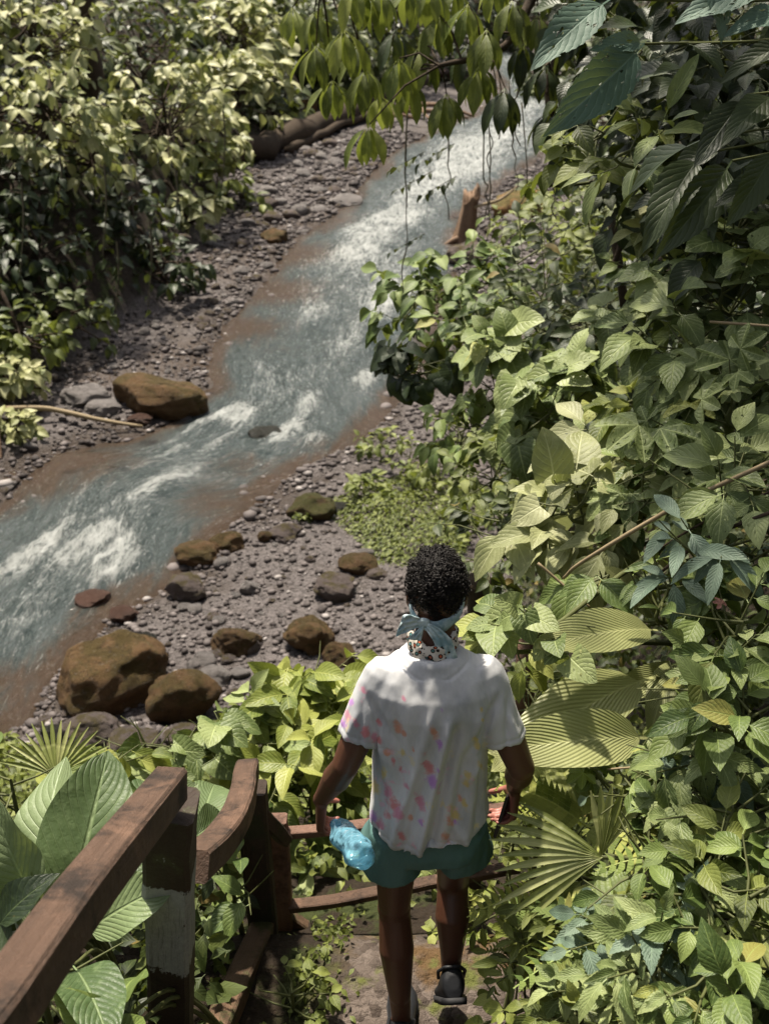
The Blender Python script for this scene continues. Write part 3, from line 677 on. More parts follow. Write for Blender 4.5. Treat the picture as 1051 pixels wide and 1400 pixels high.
branch("fallen_stick", [gp(10, 570, .15), gp(70, 577, .25), gp(130, 585, .18), gp(196, 589, .08)], [.05, .05, .045, .03], 'stem_tan', "pale bare stick lying across the brown pool at the far left", "stick", seed=4, knob=.1)
branch("bare_pole", [gp(0, 640, -.1), gp(2, 605, .6)], [.05, .04], 'drift', "short brown pole standing at the far left edge of the river", "pole", seed=6)
# stump
sp = gp(640, 332)
st = thing("tree_stump", tuple(sp), "jagged brown tree stump leaning on the right bank beside the white water", "stump")
def local(pts, o): return [Vector(p) - Vector(o.location) for p in pts]
du = proj(sp)[2] / FPX
mb = MB(); R = []; rs = np.random.default_rng(4); jag = rs.uniform(0, 1, 22)
for k in range(16):
    h = k / 15; row = []
    for j in range(22):
        q = 2 * math.pi * j / 22; rr = du * (15 - 7 * h + 5 * max(0, .25 - h) * 4 * (1 + math.sin(q * 3)) * .5 + 3 * (h > .8) * (h - .8) * 5) * (1 + .16 * math.sin(q * 5 + h * 2) + .08 * math.sin(q * 9 + h * 5))
        row.append((rr * math.cos(q) + du * (-8 + 10 * h), rr * math.sin(q), du * (-8 + 72 * h + (h > .75) * (h - .75) * 4 * (9 * math.sin(q + .6) + 5 * math.sin(q * 3) + 6 * (jag[j] - .5)))))
    R.append(row)
R.append([(x * .5 + du, y * .5, z - du * 12) for x, y, z in R[-1]])
mb.rings(R); mb.build("trunk", MAT['drift'], st)
branch("root", local([sp + Vector((-8 * du, -.1, 8 * du)), sp + Vector((-30 * du, -.3, 0)), sp + Vector((-48 * du, -.4, -8 * du))], st), [5 * du, 3 * du, 1.5 * du], 'drift', None, None, seed=8, parent=st)
branch("dead_branch", [sp + Vector((6 * du, -.2, 48 * du)), sp + Vector((40 * du, .1, 58 * du)), sp + Vector((78 * du, .3, 82 * du))], [2.2 * du, 2 * du, 1.2 * du], 'stem_tan', "thin pale dead branch resting across the tree stump", "branch", seed=10)
#SECTION PLANTS
# ---- leaf blades: +Y is the tip, +Z the upper side; u = across, v = along
def blade(shape, nr=8, nc=4, ratio=.5, fold=.25, droop=.25, curl=0.0, wave=0.0, serr=0.0, pleat=0, seed=0, petiole=.12):
    t = np.linspace(0, 1, nr + 1); c = np.linspace(-1, 1, nc + 1)
    w = shape(t) * ratio * .5
    if serr: w = w * (1 - serr * (np.arange(nr + 1) % 2))
    V = []; U = []
    for i, ti in enumerate(t):
        y = petiole + (1 - petiole) * ti
        z0 = -droop * ti ** 1.8; yy = y * (1 - .25 * droop * ti)
        for j, cj in enumerate(c):
            x = cj * w[i]
            z = z0 + abs(cj) * w[i] * fold - curl * cj * cj * w[i] + wave * math.sin(ti * 9 + seed + (3 if cj > 0 else 0)) * abs(cj) * w[i]
            if pleat: z += (.012 if j % 2 else -.012) * pleat * min(1, w[i] / (ratio * .3))
            back = -abs(cj) * w[i] * .35 * (1 - ti)
            V.append((x, yy - back * 0 + abs(cj) * w[i] * .25 * (1 - ti) * (-1 if shape is S_heart else 1), z)); U.append(((cj + 1) / 2, ti))
    F = grid_faces(nc + 1, nr + 1)
    n = len(V); V += [(-.007, -.02, .0), (.007, -.02, .0), (.007, petiole, 0), (-.007, petiole, 0)]; U += [(.5, 0)] * 4     # petiole
    F = np.vstack([F, [[n, n + 1, n + 2, n + 3]]])
    return np.array(V), F, np.array(U)
def S_ovate(t): return np.clip(np.sin(np.pi * np.clip(t, 0, 1) ** .72) ** .85 * (1 - .15 * t) * 1.02, 0.0, 1) + .012
def S_heart(t): return np.clip(np.sin(np.pi * (.14 + .86 * t) ** .62) ** .7 * 1.05, 0, 1) * (1 - .0 * t) + .01
def S_lance(t): return np.sin(np.pi * t ** .85) ** .75 + .012
def S_obov(t): return np.sin(np.pi * t ** 1.25) ** .8 + .015
def S_big(t): return np.clip(np.sin(np.pi * t ** .8) ** .6, 0, 1) + .01
def lobed(lobes=5, seed=0, droop=.2):
    n = lobes * 8; V = [(0, 0, 0)]; U = [(.5, 0)]
    a = np.linspace(-2.35, 2.35, n + 1)
    for k, q in enumerate(a):
        ph = (q + 2.35) / 4.7 * lobes; f = abs((ph % 1) - .5) * 2
        r = (.52 + .0 * q) * (1 - .42 * f ** 1.5) * (1 - .16 * abs(q) / 2.35)
        for m, s in ((0, .5), (1, 1.0)):
            x, y = math.sin(q) * r * s, math.cos(q) * r * s + .3
            V.append((x, y, -droop * (x * x + (y - .3) ** 2) + .05 * math.cos(ph * 6.283) * s)); U.append((.5 + (ph % 1 - .5) * s * .9, s))
    V[0] = (0, .3, .02); F = []
    for k in range(n):
        b = 1 + 2 * k; F.append((0, b + 2, b, b)); F.append((b, b + 2, b + 3, b + 1))
    return np.array(V), np.array([(f[0], f[1], f[2], f[3]) for f in F]), np.array(U)
def frond(npin=13, seed=0, droop=.35):
    V = []; F = []; U = []
    def z(t): return -droop * t ** 1.7 + .12 * math.sin(t * 3)
    for i in range(npin):
        t = .12 + .88 * i / npin; L = .26 * math.sin(math.pi * min(.97, .12 + t * .86)) ** .7 + .02; y = t; w = .03
        for s in (-1, 1):
            b = len(V)
            V += [(0, y - w, z(t)), (s * L * .5, y + .02 - w * .9, z(t) + .015), (s * L, y + .09, z(t) - .03), (s * L * .5, y + .05 + w * .7, z(t) + .015), (0, y + w, z(t))]
            U += [(.5, 0), (.8, .5), (.9, 1), (.8, .5), (.5, 0)]
            F += [(b, b + 1, b + 3, b + 4), (b + 1, b + 2, b + 2, b + 3)]
    b = len(V)
    for t in np.linspace(0, 1, 6): V += [(-.008, t, z(t) + .002), (.008, t, z(t) + .002)]; U += [(.5, t)] * 2
    for i in range(5): F.append((b + 2 * i, b + 2 * i + 1, b + 2 * i + 3, b + 2 * i + 2))
    return np.array(V), F, np.array(U)
def tpl(fn, n, **k):
    out = []
    for i in range(n):
        kk = dict(k)
        r = random.Random(i * 7 + 3)
        for q, lo, hi in (('droop', .5, 1.7), ('fold', .4, 1.5), ('wave', .6, 1.5)):
            if q in kk: kk[q] = kk[q] * r.uniform(lo, hi)
        out.append(fn(seed=i * 1.7, **kk))
    return out
def B_(shape, **k): return lambda seed=0, **kk: blade(shape, seed=seed, **{**k, **kk})
LEAF = {
 'ovate': tpl(B_(S_ovate, nr=7, ratio=.5), 4, fold=.28, droop=.3, wave=.10),
 'heart': tpl(B_(S_heart, nr=8, ratio=.78), 4, fold=.2, droop=.3, wave=.10),
 'lance': tpl(B_(S_lance, nr=7, ratio=.27), 4, fold=.3, droop=.3, wave=.08),
 'obov': tpl(B_(S_obov, nr=7, ratio=.29), 4, fold=.25, droop=.35, wave=.08),
 'serrate': tpl(B_(S_ovate, nr=20, ratio=.42, serr=.14), 4, fold=.2, droop=.3, wave=.15),
 'big': tpl(B_(S_big, nr=16, nc=8, ratio=.48), 4, fold=.3, droop=.35, wave=.16),
 'biglong': tpl(B_(S_ovate, nr=24, nc=8, ratio=.36, serr=.07), 4, fold=.25, droop=.3, wave=.12),
 'pleat': tpl(B_(S_big, nr=16, nc=8, ratio=.31), 4, fold=.22, droop=.3, wave=.06),
 'lobed': [lobed(5, i, .2 + .15 * i) for i in range(3)],
 'frond': [(lambda r: (r[0], np.array([(f + f[-1:])[:4] if len(f) < 4 else f for f in r[1]]), r[2]))(frond(13, i, .2 + .2 * i)) for i in range(3)],
 'small': tpl(B_(S_ovate, nr=3, nc=2, ratio=.5), 4, fold=.3, droop=.3, wave=0.0),
 'smalllance': tpl(B_(S_lance, nr=3, nc=2, ratio=.28), 4, fold=.3, droop=.35, wave=0.0),
}
_lm = {}
def leaf_mesh(kind, var, mat):
    k = (kind, var, mat)
    if k not in _lm:
        V, F, U = LEAF[kind][var]
        tri = any(len(set(f)) < 4 for f in F.tolist())
        if tri:
            me = bpy.data.meshes.new("leaf"); me.from_pydata([tuple(v) for v in V], [], [tuple(dict.fromkeys(f)) for f in F.tolist()]); me.update()
            me.polygons.foreach_set("use_smooth", np.ones(len(me.polygons), bool))
            l = me.uv_layers.new(name="UVMap"); vi = np.empty(len(me.loops), np.int32); me.loops.foreach_get("vertex_index", vi); l.data.foreach_set("uv", U[vi].astype(np.float32).ravel())
        else: me = mesh_np("leaf", V, F, uv=U)
        me.materials.append(MAT[mat]); _lm[k] = me
    return _lm[k]
def frames(D, N):
    D = D / np.linalg.norm(D, axis=1)[:, None]
    N = N - D * (N * D).sum(1)[:, None]; N /= np.maximum(np.linalg.norm(N, axis=1), 1e-6)[:, None]
    X = np.cross(D, N); return np.stack([X, D, N], -1)          # columns
def merged(name, kind, P, R, S, var, mat, parent=None, origin=(0, 0, 0)):
    Vs = []; Fs = []; Us = []; off = 0
    for k in range(len(LEAF[kind])):
        m = var == k
        if not m.any(): continue
        V, F, U = LEAF[kind][k]; F = np.asarray(F); F = F.copy()
        Q = np.einsum('nij,vj->nvi', R[m] * S[m][:, None, None], V) + P[m][:, None] - np.array(origin)
        n = len(Q); Vs.append(Q.reshape(-1, 3)); Us.append(np.tile(U, (n, 1)))
        Fs.append((F[None] + (off + np.arange(n) * len(V))[:, None, None]).reshape(-1, 4)); off += n * len(V)
    V = np.vstack(Vs); F = np.vstack(Fs); U = np.vstack(Us)
    # degenerate quads become two-vertex-sharing triangles: split the sheet by true vertex count
    return link(name, mesh_np(name, V, F, uv=U), MAT[mat] if isinstance(mat, str) else mat, parent)
# regions that the photograph shows open: nothing near may hang into them
OPEN = [np.array([(150, 150), (560, 150), (600, 130), (740, 110), (750, 230), (600, 300), (545, 400), (520, 520), (540, 600), (470, 740), (555, 850), (455, 890), (380, 900), (330, 925), (290, 1000), (200, 1035),
                  (60, 1030), (0, 1000), (0, 950), (0, 660), (45, 560), (120, 470), (240, 400), (250, 300)], float),
        np.array([(548, 735), (650, 735), (655, 880), (725, 960), (722, 1130), (675, 1200), (660, 1400), (500, 1400), (510, 1200), (436, 1140), (455, 960), (545, 880)], float),
        np.array([(0, 1300), (200, 1050), (270, 1060), (345, 1040), (400, 1110), (400, 1290), (300, 1400), (0, 1400)], float)]
FRONT = [(np.array(p, float), d) for p, d in (
    ([(745, 845), (830, 812), (905, 835), (920, 900), (900, 1010), (860, 1045), (715, 1050), (690, 1000), (720, 950), (800, 920)], 3.5),
    ([(680, 1130), (790, 1110), (805, 1050), (865, 1050), (870, 1170), (810, 1220), (690, 1215)], 3.6),
    ([(680, 760), (715, 680), (790, 630), (900, 650), (890, 740), (850, 800), (770, 780)], 3.6),
    ([(720, 0), (900, 0), (900, 60), (830, 165), (775, 165), (720, 80)], 3.4),
    ([(0, 1300), (200, 1050), (270, 1060), (345, 1040), (365, 1110), (400, 1400), (0, 1400)], 2.75),
    ([(325, 1045), (365, 1045), (395, 1400), (300, 1400), (335, 1180)], 4.3),
    ([(360, 1100), (430, 1110), (430, 1290), (370, 1300)], 4.35), ([(385, 1190), (700, 1165), (700, 1205), (390, 1262)], 4.3), ([(385, 1110), (530, 1100), (530, 1140), (385, 1158)], 4.05),
    ([(0, 1010), (140, 1000), (145, 1060), (0, 1060)], 4.2))]
def keep_mask(P, dmax, which=(0, 1)):
    u, v, d = proj(P); k = np.ones(len(P), bool)
    for poly, dm in FRONT: k &= ~(pip(u, v, poly) & (d < dm))
    for i in which: k &= ~(pip(u, v, OPEN[i]) & (d < dmax[i]))
    return k
LEAFCOUNT = [0]
def plant(name, root, tips, leaves, kind, mat, label, cat="plant", group=None, stemmat='stem', stem_r=.008, max_parts=300, min_px=9, twigs=True, avoid=(30, 2.75), partname="leaf"):
    """tips: list of polylines (world) for stems; leaves: (P, D, N, S) arrays."""
    t = thing(name, tuple(root), label, cat, group); ro = np.array(root)
    P, D, N, S = leaves
    if avoid is not None:
        k = keep_mask(P + D / np.linalg.norm(D, axis=1)[:, None] * S[:, None] * .6, avoid); P, D, N, S = P[k], D[k], N[k], S[k]
    if len(P) == 0: return t
    if twigs and tips:
        mb = MB()
        for pl, r in tips:
            q = [Vector(p) - Vector(root) for p in pl]; mb.tube(q, np.linspace(r, r * .4, len(q)), 5, cap=False)
        mb.build("stem", MAT[stemmat], t)
    R = frames(D, N); u, v, d = proj(P); px = S * FPX / d
    inn = (u > -40) & (u < 1090) & (v > -40) & (v < 1440)
    score = px * np.where(inn, 1, .1) / (1 + .0 * d) + rng.random(len(P)) * 4 - (d - d.min()) * 6
    order = np.argsort(-score); big = order[(px[order] >= min_px)][:max_parts]; big = big[inn[big] | (rng.random(len(big)) < .3)]
    sel = np.zeros(len(P), bool); sel[big] = True
    var = rng.integers(0, len(LEAF[kind]), len(P))
    T = Matrix
    for i in big:
        o = bpy.data.objects.new(partname, leaf_mesh(kind, int(var[i]), mat)); COL.objects.link(o); o.parent = t
        m = R[i] * S[i]; p = P[i] - ro
        o.matrix_basis = Matrix(((m[0, 0], m[0, 1], m[0, 2], p[0]), (m[1, 0], m[1, 1], m[1, 2], p[1]), (m[2, 0], m[2, 1], m[2, 2], p[2]), (0, 0, 0, 1)))
    LEAFCOUNT[0] += len(big)
    if (~sel).any():
        o = merged("foliage", kind, P[~sel], R[~sel], S[~sel], var[~sel], mat, t, ro)
        if (~sel).sum() > 3: o['kind'] = 'stuff'
    return t
UPV = np.array([0, 0, 1.0])
def twig_leaves(a, b, n, size, spread=.9, t0=.35, droop=.35, jit=.25, whorl=0, up=UPV, sizevar=.25, face=None):
    a = np.array(a, float); b = np.array(b, float); ax = b - a; L = np.linalg.norm(ax); ax = ax / L
    side = np.cross(ax, UPV); side = side / max(np.linalg.norm(side), 1e-3)
    P = []; D = []; N = []; S = []
    for i in range(n):
        t = t0 + (1 - t0) * (i / max(n - 1, 1)); last = i == n - 1
        if i >= n - whorl:
            q = 6.283 * (i - (n - whorl)) / max(whorl, 1) + 1.1; t = 1.0
            d = side * math.cos(q) * spread + np.cross(side, ax) * math.sin(q) * spread * .6 + ax * .55
        else: d = ax if last else ax * .55 + side * (1 if i % 2 else -1) * spread
        d = d + rng.normal(size=3) * jit + np.array([0, 0, -droop])
        p = a + (b - a) * t
        nn = up + (face if face is not None else 0) + rng.normal(size=3) * jit
        P.append(p); D.append(d); N.append(nn); S.append(size * rng.uniform(1 - sizevar, 1 + sizevar) * (1 if not last else 1.05))
    return P, D, N, S
def bushy(root, center, rad, nt, nl, size, hemi=.1, **k):
    """one main stem from the root into the crown, side stems to points on the outer/upper part of an ellipsoid, leaves along each"""
    root = np.array(root, float); c = np.array(center, float); rad = np.array(rad, float)
    sr = k.get('sr', .006); L = np.linalg.norm(c - root)
    ctl = [root, root * .6 + c * .4 + np.array([0, 0, .22 * L * (1 if L > .8 else .2)]) + rng.normal(size=3) * .04 * L, c - np.array([0, 0, rad[2] * .25]), c + np.array([0, 0, rad[2] * .3])]
    main = catmull(ctl, 6); tips = [(main, sr * 2.2)]; A = [[], [], [], []]
    for i in range(nt):
        while True:
            d = rng.normal(size=3); d /= np.linalg.norm(d)
            if d[2] > -hemi - .35 * rng.random(): break
        e = c + d * rad * rng.uniform(.7, 1.02)
        s = main[int(rng.integers(len(main) * 2 // 3, len(main)))]
        m = s * .55 + e * .45 + np.array([0, 0, -.02]) * rad.mean() + rng.normal(size=3) * .05 * rad.mean()
        tips.append(([s, m, e], sr * .8))
        kk = {q: w for q, w in k.items() if q != 'sr'}
        for o, w in zip(A, twig_leaves(m, e, nl, size, **kk)): o += w
    return tips, tuple(np.array(a) for a in A)
def cat_leaves(*L): return tuple(np.concatenate([l[i] for l in L]) for i in range(4))
def root_under(c, dy=0.0, dx=0.0):
    return np.array([c[0] + dx, c[1] + dy, tz(c[0] + dx, c[1] + dy) - .02])
def to_hill(c, drop=.35):
    """root of a plant whose crown hangs out from the right bank: the nearest ground to its right, a little below the crown"""
    c = np.array(c, float); k = np.arange(90); x = c[0] + k * .05; y = c[1] + k * .03; z = terrain(x, y)[0]
    i = int(np.argmin(np.hypot(k * .06, (z - (c[2] - drop)) * 2.2))); return np.array([x[i], y[i], z[i] - .03])

# ---- left bank: big pale-leaved shrubs
def bank_shrub(u, v, d_ref, r, nt, nl, size, mat, label, kind='ovate', group=None, flat=.8, droop=.4, name="bank_shrub", mp=220):
    g = ground_at(u, v + 12); over = 1.9 if v < 230 and u < 400 else .7; d = proj(g)[2] - over * r; r = r * d / d_ref; c = np.array(at(u, v, d))
    rt = np.array([c[0] - .9 * r, c[1] + .9 * r, 0]); rt[2] = tz(rt[0], rt[1]) - .1; size = 23.0 * d / FPX
    tips, lv = bushy(rt, c, (r, r * .8, r * flat), nt, nl, size, hemi=.35, whorl=3, droop=droop, jit=.3, sr=.03, face=np.array([.15, -.45, 0]))
    return plant(name, rt, tips, lv, kind, mat, label, "shrub", group, stemmat='bark', max_parts=mp, avoid=(0, 0), min_px=8)
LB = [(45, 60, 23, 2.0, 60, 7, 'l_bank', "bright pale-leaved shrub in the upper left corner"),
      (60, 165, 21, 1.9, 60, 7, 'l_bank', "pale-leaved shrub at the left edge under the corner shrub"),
      (190, 85, 24, 2.0, 52, 7, 'l_bank_shade', "shrub coloured as shade between the two bright crowns at the upper left"),
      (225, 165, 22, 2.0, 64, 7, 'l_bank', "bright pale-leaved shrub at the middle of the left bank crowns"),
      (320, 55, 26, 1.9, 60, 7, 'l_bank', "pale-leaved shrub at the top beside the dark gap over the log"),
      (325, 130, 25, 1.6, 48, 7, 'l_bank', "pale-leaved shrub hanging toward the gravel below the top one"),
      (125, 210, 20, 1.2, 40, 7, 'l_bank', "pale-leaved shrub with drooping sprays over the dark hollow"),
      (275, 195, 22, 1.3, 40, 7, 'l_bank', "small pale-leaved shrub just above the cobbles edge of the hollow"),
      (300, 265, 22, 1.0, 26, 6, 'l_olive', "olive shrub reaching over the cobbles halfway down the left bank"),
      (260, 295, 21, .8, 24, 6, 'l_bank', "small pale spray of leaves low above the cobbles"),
      (225, 375, 20, .9, 26, 6, 'l_dark_shade', "shrub coloured as shade right at the edge of the gravel below the hollow"),
      (50, 340, 18, .9, 22, 6, 'l_dark_shade', "shrub coloured as shade low in the hollow at the left edge"),
      (90, 440, 17.5, .85, 30, 6, 'l_bank_shade', "dark leafy shrub above the pale jagged rocks"),
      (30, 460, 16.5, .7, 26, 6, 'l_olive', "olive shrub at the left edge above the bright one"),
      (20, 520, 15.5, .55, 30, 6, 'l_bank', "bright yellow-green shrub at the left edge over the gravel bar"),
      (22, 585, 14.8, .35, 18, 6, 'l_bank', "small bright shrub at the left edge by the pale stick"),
      (385, 50, 30, 1.6, 40, 6, 'l_bank_shade', "dark shrub at the top left of the log"),
      (180, 290, 20, 1.1, 18, 5, 'l_dark_shade', "sparse shrub coloured as shade in the middle of the hollow"),
      (375, 150, 28, 1.0, 26, 6, 'l_bank_shade', "dark shrub at the left end of the long dark log"),
      (0, 250, 18, 1.0, 24, 6, 'l_dark_shade', "shrub coloured as shade, cut by the left edge above the hollow")]
for (u, v, d, r, nt, nl, mt, lb) in LB: bank_shrub(u, v, d, r * (.85 if mt == 'l_bank' else 1), int(nt * .85), nl, .30 * (d / 22) ** .5, mt, lb, group="shrubs of the left bank")  # dark shrubs of the hollow carry its shade in their leaf colour
# hanging spray and vines of the hollow, its shade put into their leaf colour
for i, (u, v0, v1, d) in enumerate([(82, 215, 275, 17), (143, 225, 350, 18), (205, 300, 420, 19), (160, 330, 430, 18), (240, 230, 330, 20), (30, 250, 380, 17), (305, 150, 260, 22)]):
    P = [at(u + 3 * math.sin(k), v0 + (v1 - v0) * k / 4, d) for k in range(5)]
    lv = tuple(np.array(a) for a in twig_leaves(P[0], P[-1], 7, .2, t0=.2, droop=.6))
    plant("hanging_vine", P[0], [(P, .02)], lv, 'ovate', 'l_dark_shade', "thin leafy vine hanging down the dark hollow of the left bank", "vine", "vines in the hollow of the left bank", stemmat='vine', avoid=None)
tp = at(95, -40, 26)
tree = thing("forest_tree", (tp.x, tp.y, tz(tp.x, tp.y)), "brown tree trunk behind the bright shrub in the upper left corner", "tree")
rt = Vector(tree.location)
branch("trunk", [Vector((0, 0, -.5)), Vector((.2, 0, 2)), Vector((0, .1, 6))], [.35, .3, .25], 'bark', None, None, seg=12, seed=2, parent=tree)

# ---- undergrowth sheets over the valley sides (nobody could count these)
def carpet(name, n, sampler, kind, mat, smin, smax, label, lift=(0, .5), face=(0, -.4, 0), droop=.3, seed=1, avoid=(30, 2.75), opn=(0, 1)):
    r = np.random.default_rng(seed); x, y, w = sampler(r, n)
    z, sd, dv = terrain(x, y); k = w(sd, dv, z)
    x, y, z = x[k], y[k], z[k]; n = len(x)
    P = np.stack([x, y, z + r.uniform(*lift, n)], -1)
    k = keep_mask(P, avoid, opn); P = P[k]; n = len(P); x, y = P[:, 0], P[:, 1]
    a = r.uniform(0, 6.283, n)
    D = np.stack([np.cos(a), np.sin(a), r.uniform(-.5, .5, n) - droop], -1); N = np.array([0, 0, 1.0]) + np.array(face) + r.normal(size=(n, 3)) * .35
    dd = np.linalg.norm(P, axis=1); S = r.uniform(smin, smax, n) * np.clip(dd / 6, 1, 3.2) ** .75
    o = merged(name, kind, P, frames(D, N), S, r.integers(0, 4, n), mat); tag(o, label, "undergrowth", kind='stuff')
def samp(x0, x1, y0, y1, p=1.0):
    return lambda r, n: (lambda y: (r.uniform(x0, x1, n) * (1 + 0 * y), y, lambda sd, dv, z: np.ones(len(z), bool)))(y0 + (y1 - y0) * r.random(n) ** p)
def samp_hill(side, y0, y1, dmin, dmax, p=1.0, wmax=14, lim=None):
    def f(r, n):
        y = y0 + (y1 - y0) * r.random(n) ** p
        if side > 0: x = .4 + .03 * y + (wmax * (.25 + y / y1)) * r.random(n) ** 1.3
        else: x = .0 * y - 2 - (wmax * (.35 + y / y1)) * r.random(n) + .05 * y
        return x, y, (lambda sd, dv, z: (dv > dmin) & (dv < dmax))
    return f
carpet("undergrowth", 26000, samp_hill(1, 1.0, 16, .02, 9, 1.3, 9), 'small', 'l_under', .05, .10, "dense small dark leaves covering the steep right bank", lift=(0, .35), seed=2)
carpet("undergrowth", 16000, samp_hill(1, 12, 110, .3, 30, 1.6, 30), 'small', 'l_dark_shade', .12, .24, "jungle leaves coloured as shade covering the far right slope", lift=(0, 1.0), seed=3)  # far slope shade painted through the dark leaf colour
carpet("undergrowth", 30000, samp_hill(-1, 12, 110, .35, 30, 1.5, 30), 'small', 'l_dark_shade', .12, .22, "jungle leaves coloured as shade covering the left slope behind the shrubs", lift=(0, .8), seed=4)  # hillside shade put into the leaf colour
carpet("undergrowth", 15000, lambda r, n: (r.uniform(-6, 1.6, n), r.uniform(3.0, 9.4, n), lambda sd, dv, z: (sd > .3) & (z > -7.35)), 'small', 'l_olive', .05, .10, "low leaves covering the slope between the fence and the gravel beach", lift=(0, .3), seed=5, avoid=(30, 0))
carpet("undergrowth", 3500, lambda r, n: (r.uniform(-3.2, -.42, n), r.uniform(.9, 3.2, n), lambda sd, dv, z: sd > 0), 'small', 'l_under', .06, .12, "low dark leaves on the ground under the big leaves left of the railing", lift=(0, .35), seed=6, avoid=(0, 0))
carpet("ground_cover", 5200, lambda r, n: (lambda x: (x, r.uniform(1.6, 3.1, n), lambda sd, dv, z: (np.abs(x - .17) > .26 + .12 * r.random(n))))(r.uniform(-.6, 1.1, n)), 'small', 'l_olive', .02, .045, "small creeping leaves along the edges of the dirt landing", lift=(0, .04), seed=7, avoid=(0, 0))
# creeping mound on the beach
def mound():
    c = ground_at(566, 712); r = np.random.default_rng(8); n = 5200
    a = r.uniform(0, 6.283, n); q = r.random(n) ** .5
    x = c.x + np.cos(a) * q * 1.15 * (1 + .25 * np.sin(3 * a)); y = c.y + np.sin(a) * q * 1.5; z = terrain(x, y)[0] + .28 * (1 - q ** 2) * (1 + .5 * fbm(np.stack([x * 2, y * 2, x * 0], -1), 2)) * r.uniform(.3, 1, n)
    P = np.stack([x, y, z], -1); D = np.stack([np.cos(a + r.normal(size=n)), np.sin(a + r.normal(size=n)), r.uniform(-.5, .3, n)], -1); N = UPV + r.normal(size=(n, 3)) * .35
    tag(merged("ground_cover", 'small', P, frames(D, N), r.uniform(.05, .1, n), r.integers(0, 4, n), 'l_olive'), "mound of creeping green plants on the gravel behind the person's head", "undergrowth", kind='stuff')
mound()

# ---- right bank: plants one by one
RB = []
def rp(u, v, d, r, nt, nl, size, kind, mat, label, **k):
    c = np.array(at(u, v, d)); rt = to_hill(c)
    opt = dict(droop=.35, jit=.25, sr=.006, hemi=.3, face=np.array([-.35, -.45, 0]), whorl=0, spread=.9, t0=.35, sizevar=.38); pk = {}
    for q in ('name', 'cat', 'group', 'stemmat', 'max_parts', 'avoid', 'partname', 'min_px'):
        if q in k: pk[q] = k.pop(q)
    rr = k.pop('rad', (r, r, r * .9)); opt.update(k)
    tips, lv = bushy(rt, c, rr, nt, nl, size * .88, **opt)
    return plant(pk.pop('name', "broadleaf_plant"), rt, tips, lv, kind, mat, label, pk.pop('cat', "plant"), **pk)
# shrub with dark green rounded leaves overhanging the beach
rp(580, 420, 8.2, .5, 26, 7, .19, 'ovate', 'l_mid', "dark green shrub whose leafy tips reach out over the river on the left", droop=.5, name="shrub", cat="shrub", avoid=(0, 0))
rp(640, 395, 8.4, .5, 26, 7, .19, 'ovate', 'l_mid', "dark green shrub top just below the tree stump", droop=.5, name="shrub", cat="shrub", avoid=(0, 0))
rp(575, 500, 7.0, .27, 14, 6, .17, 'heart', 'l_dark_shade', "almost black rounded leaves hanging at the left tip of the right bank shrub", droop=.9, name="shrub", cat="shrub", avoid=(0, 0))
rp(660, 470, 7.6, .5, 24, 7, .17, 'ovate', 'l_mid', "mid green shrub between the dark tips and the bright leaves", droop=.5, name="shrub", cat="shrub", avoid=(0, 0))
rp(700, 530, 6.2, .42, 20, 6, .2, 'heart', 'l_grey', "shrub with grey green heart shaped leaves above the person's head", droop=.6, name="shrub", cat="shrub", avoid=(0, 0), holes=0) if False else \
rp(700, 530, 6.2, .42, 20, 6, .2, 'heart', 'l_grey', "shrub with grey green heart shaped leaves above the person's head", droop=.6, name="shrub", cat="shrub", avoid=(0, 0))
rp(770, 560, 5.6, .36, 16, 6, .2, 'heart', 'l_grey', "grey green heart leaved shrub just right of its twin", droop=.6, name="shrub", cat="shrub", avoid=(0, 0))
rp(650, 600, 6.4, .36, 18, 6, .13, 'ovate', 'l_mid', "small leaved green shrub hanging low beside the beach", droop=.6, name="shrub", cat="shrub", avoid=(0, 0))
rp(690, 650, 6.0, .36, 22, 7, .11, 'ovate', 'l_olive', "olive shrub of small leaves behind the person's head on the right", name="shrub", cat="shrub", avoid=(0, 2.9))
rp(690, 740, 5.2, .38, 22, 7, .1, 'ovate', 'l_under', "dark shrub just right of the person's hair", name="shrub", cat="shrub", avoid=(0, 2.9))
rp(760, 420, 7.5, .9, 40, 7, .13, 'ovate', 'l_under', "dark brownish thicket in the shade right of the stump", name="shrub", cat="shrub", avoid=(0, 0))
rp(830, 330, 8.5, 1.0, 44, 7, .15, 'ovate', 'l_olive', "speckled olive thicket behind the hanging vines at right", name="shrub", cat="shrub", avoid=(0, 0))
rp(745, 330, 10.5, .7, 30, 7, .15, 'ovate', 'l_olive', "olive thicket around the orange boulder", name="shrub", cat="shrub", avoid=(0, 0))
rp(820, 470, 6.5, .55, 30, 6, .13, 'ovate', 'l_dark_shade', "dark shrub above the cluster of bright heart leaves", name="shrub", cat="shrub", avoid=(0, 0))
# bright leaves centre right
rp(840, 640, 4.3, .26, 9, 4, .20, 'ovate', 'l_pale', "pale yellow plant with broad smooth leaves right of the grey heart leaves", droop=.5, name="broadleaf_plant")
rp(850, 735, 3.8, .25, 9, 4, .19, 'ovate', 'l_pale', "cluster of large pale ribbed leaves above the first bare stem", droop=.6)
rp(755, 720, 3.9, .19, 6, 4, .19, 'ovate', 'l_pale', "pale cream leaves pointing left beside the person's head", droop=.5)
rp(745, 850, 3.2, .17, 7, 4, .12, 'heart', 'l_grey', "perforated round leaves right of the person's shoulder", droop=.5)
rp(705, 880, 3.3, .14, 5, 4, .13, 'ovate', 'l_yellow', "yellow green leaf pair just above the right shoulder", droop=.5)
rp(880, 590, 4.2, .22, 8, 4, .16, 'ovate', 'l_yellow', "yellowing leaves above the pale ribbed cluster", droop=.5)
rp(950, 490, 4.0, .35, 13, 5, .19, 'ovate', 'l_grey', "tall plant with large grey green leaves at the right", droop=.6)
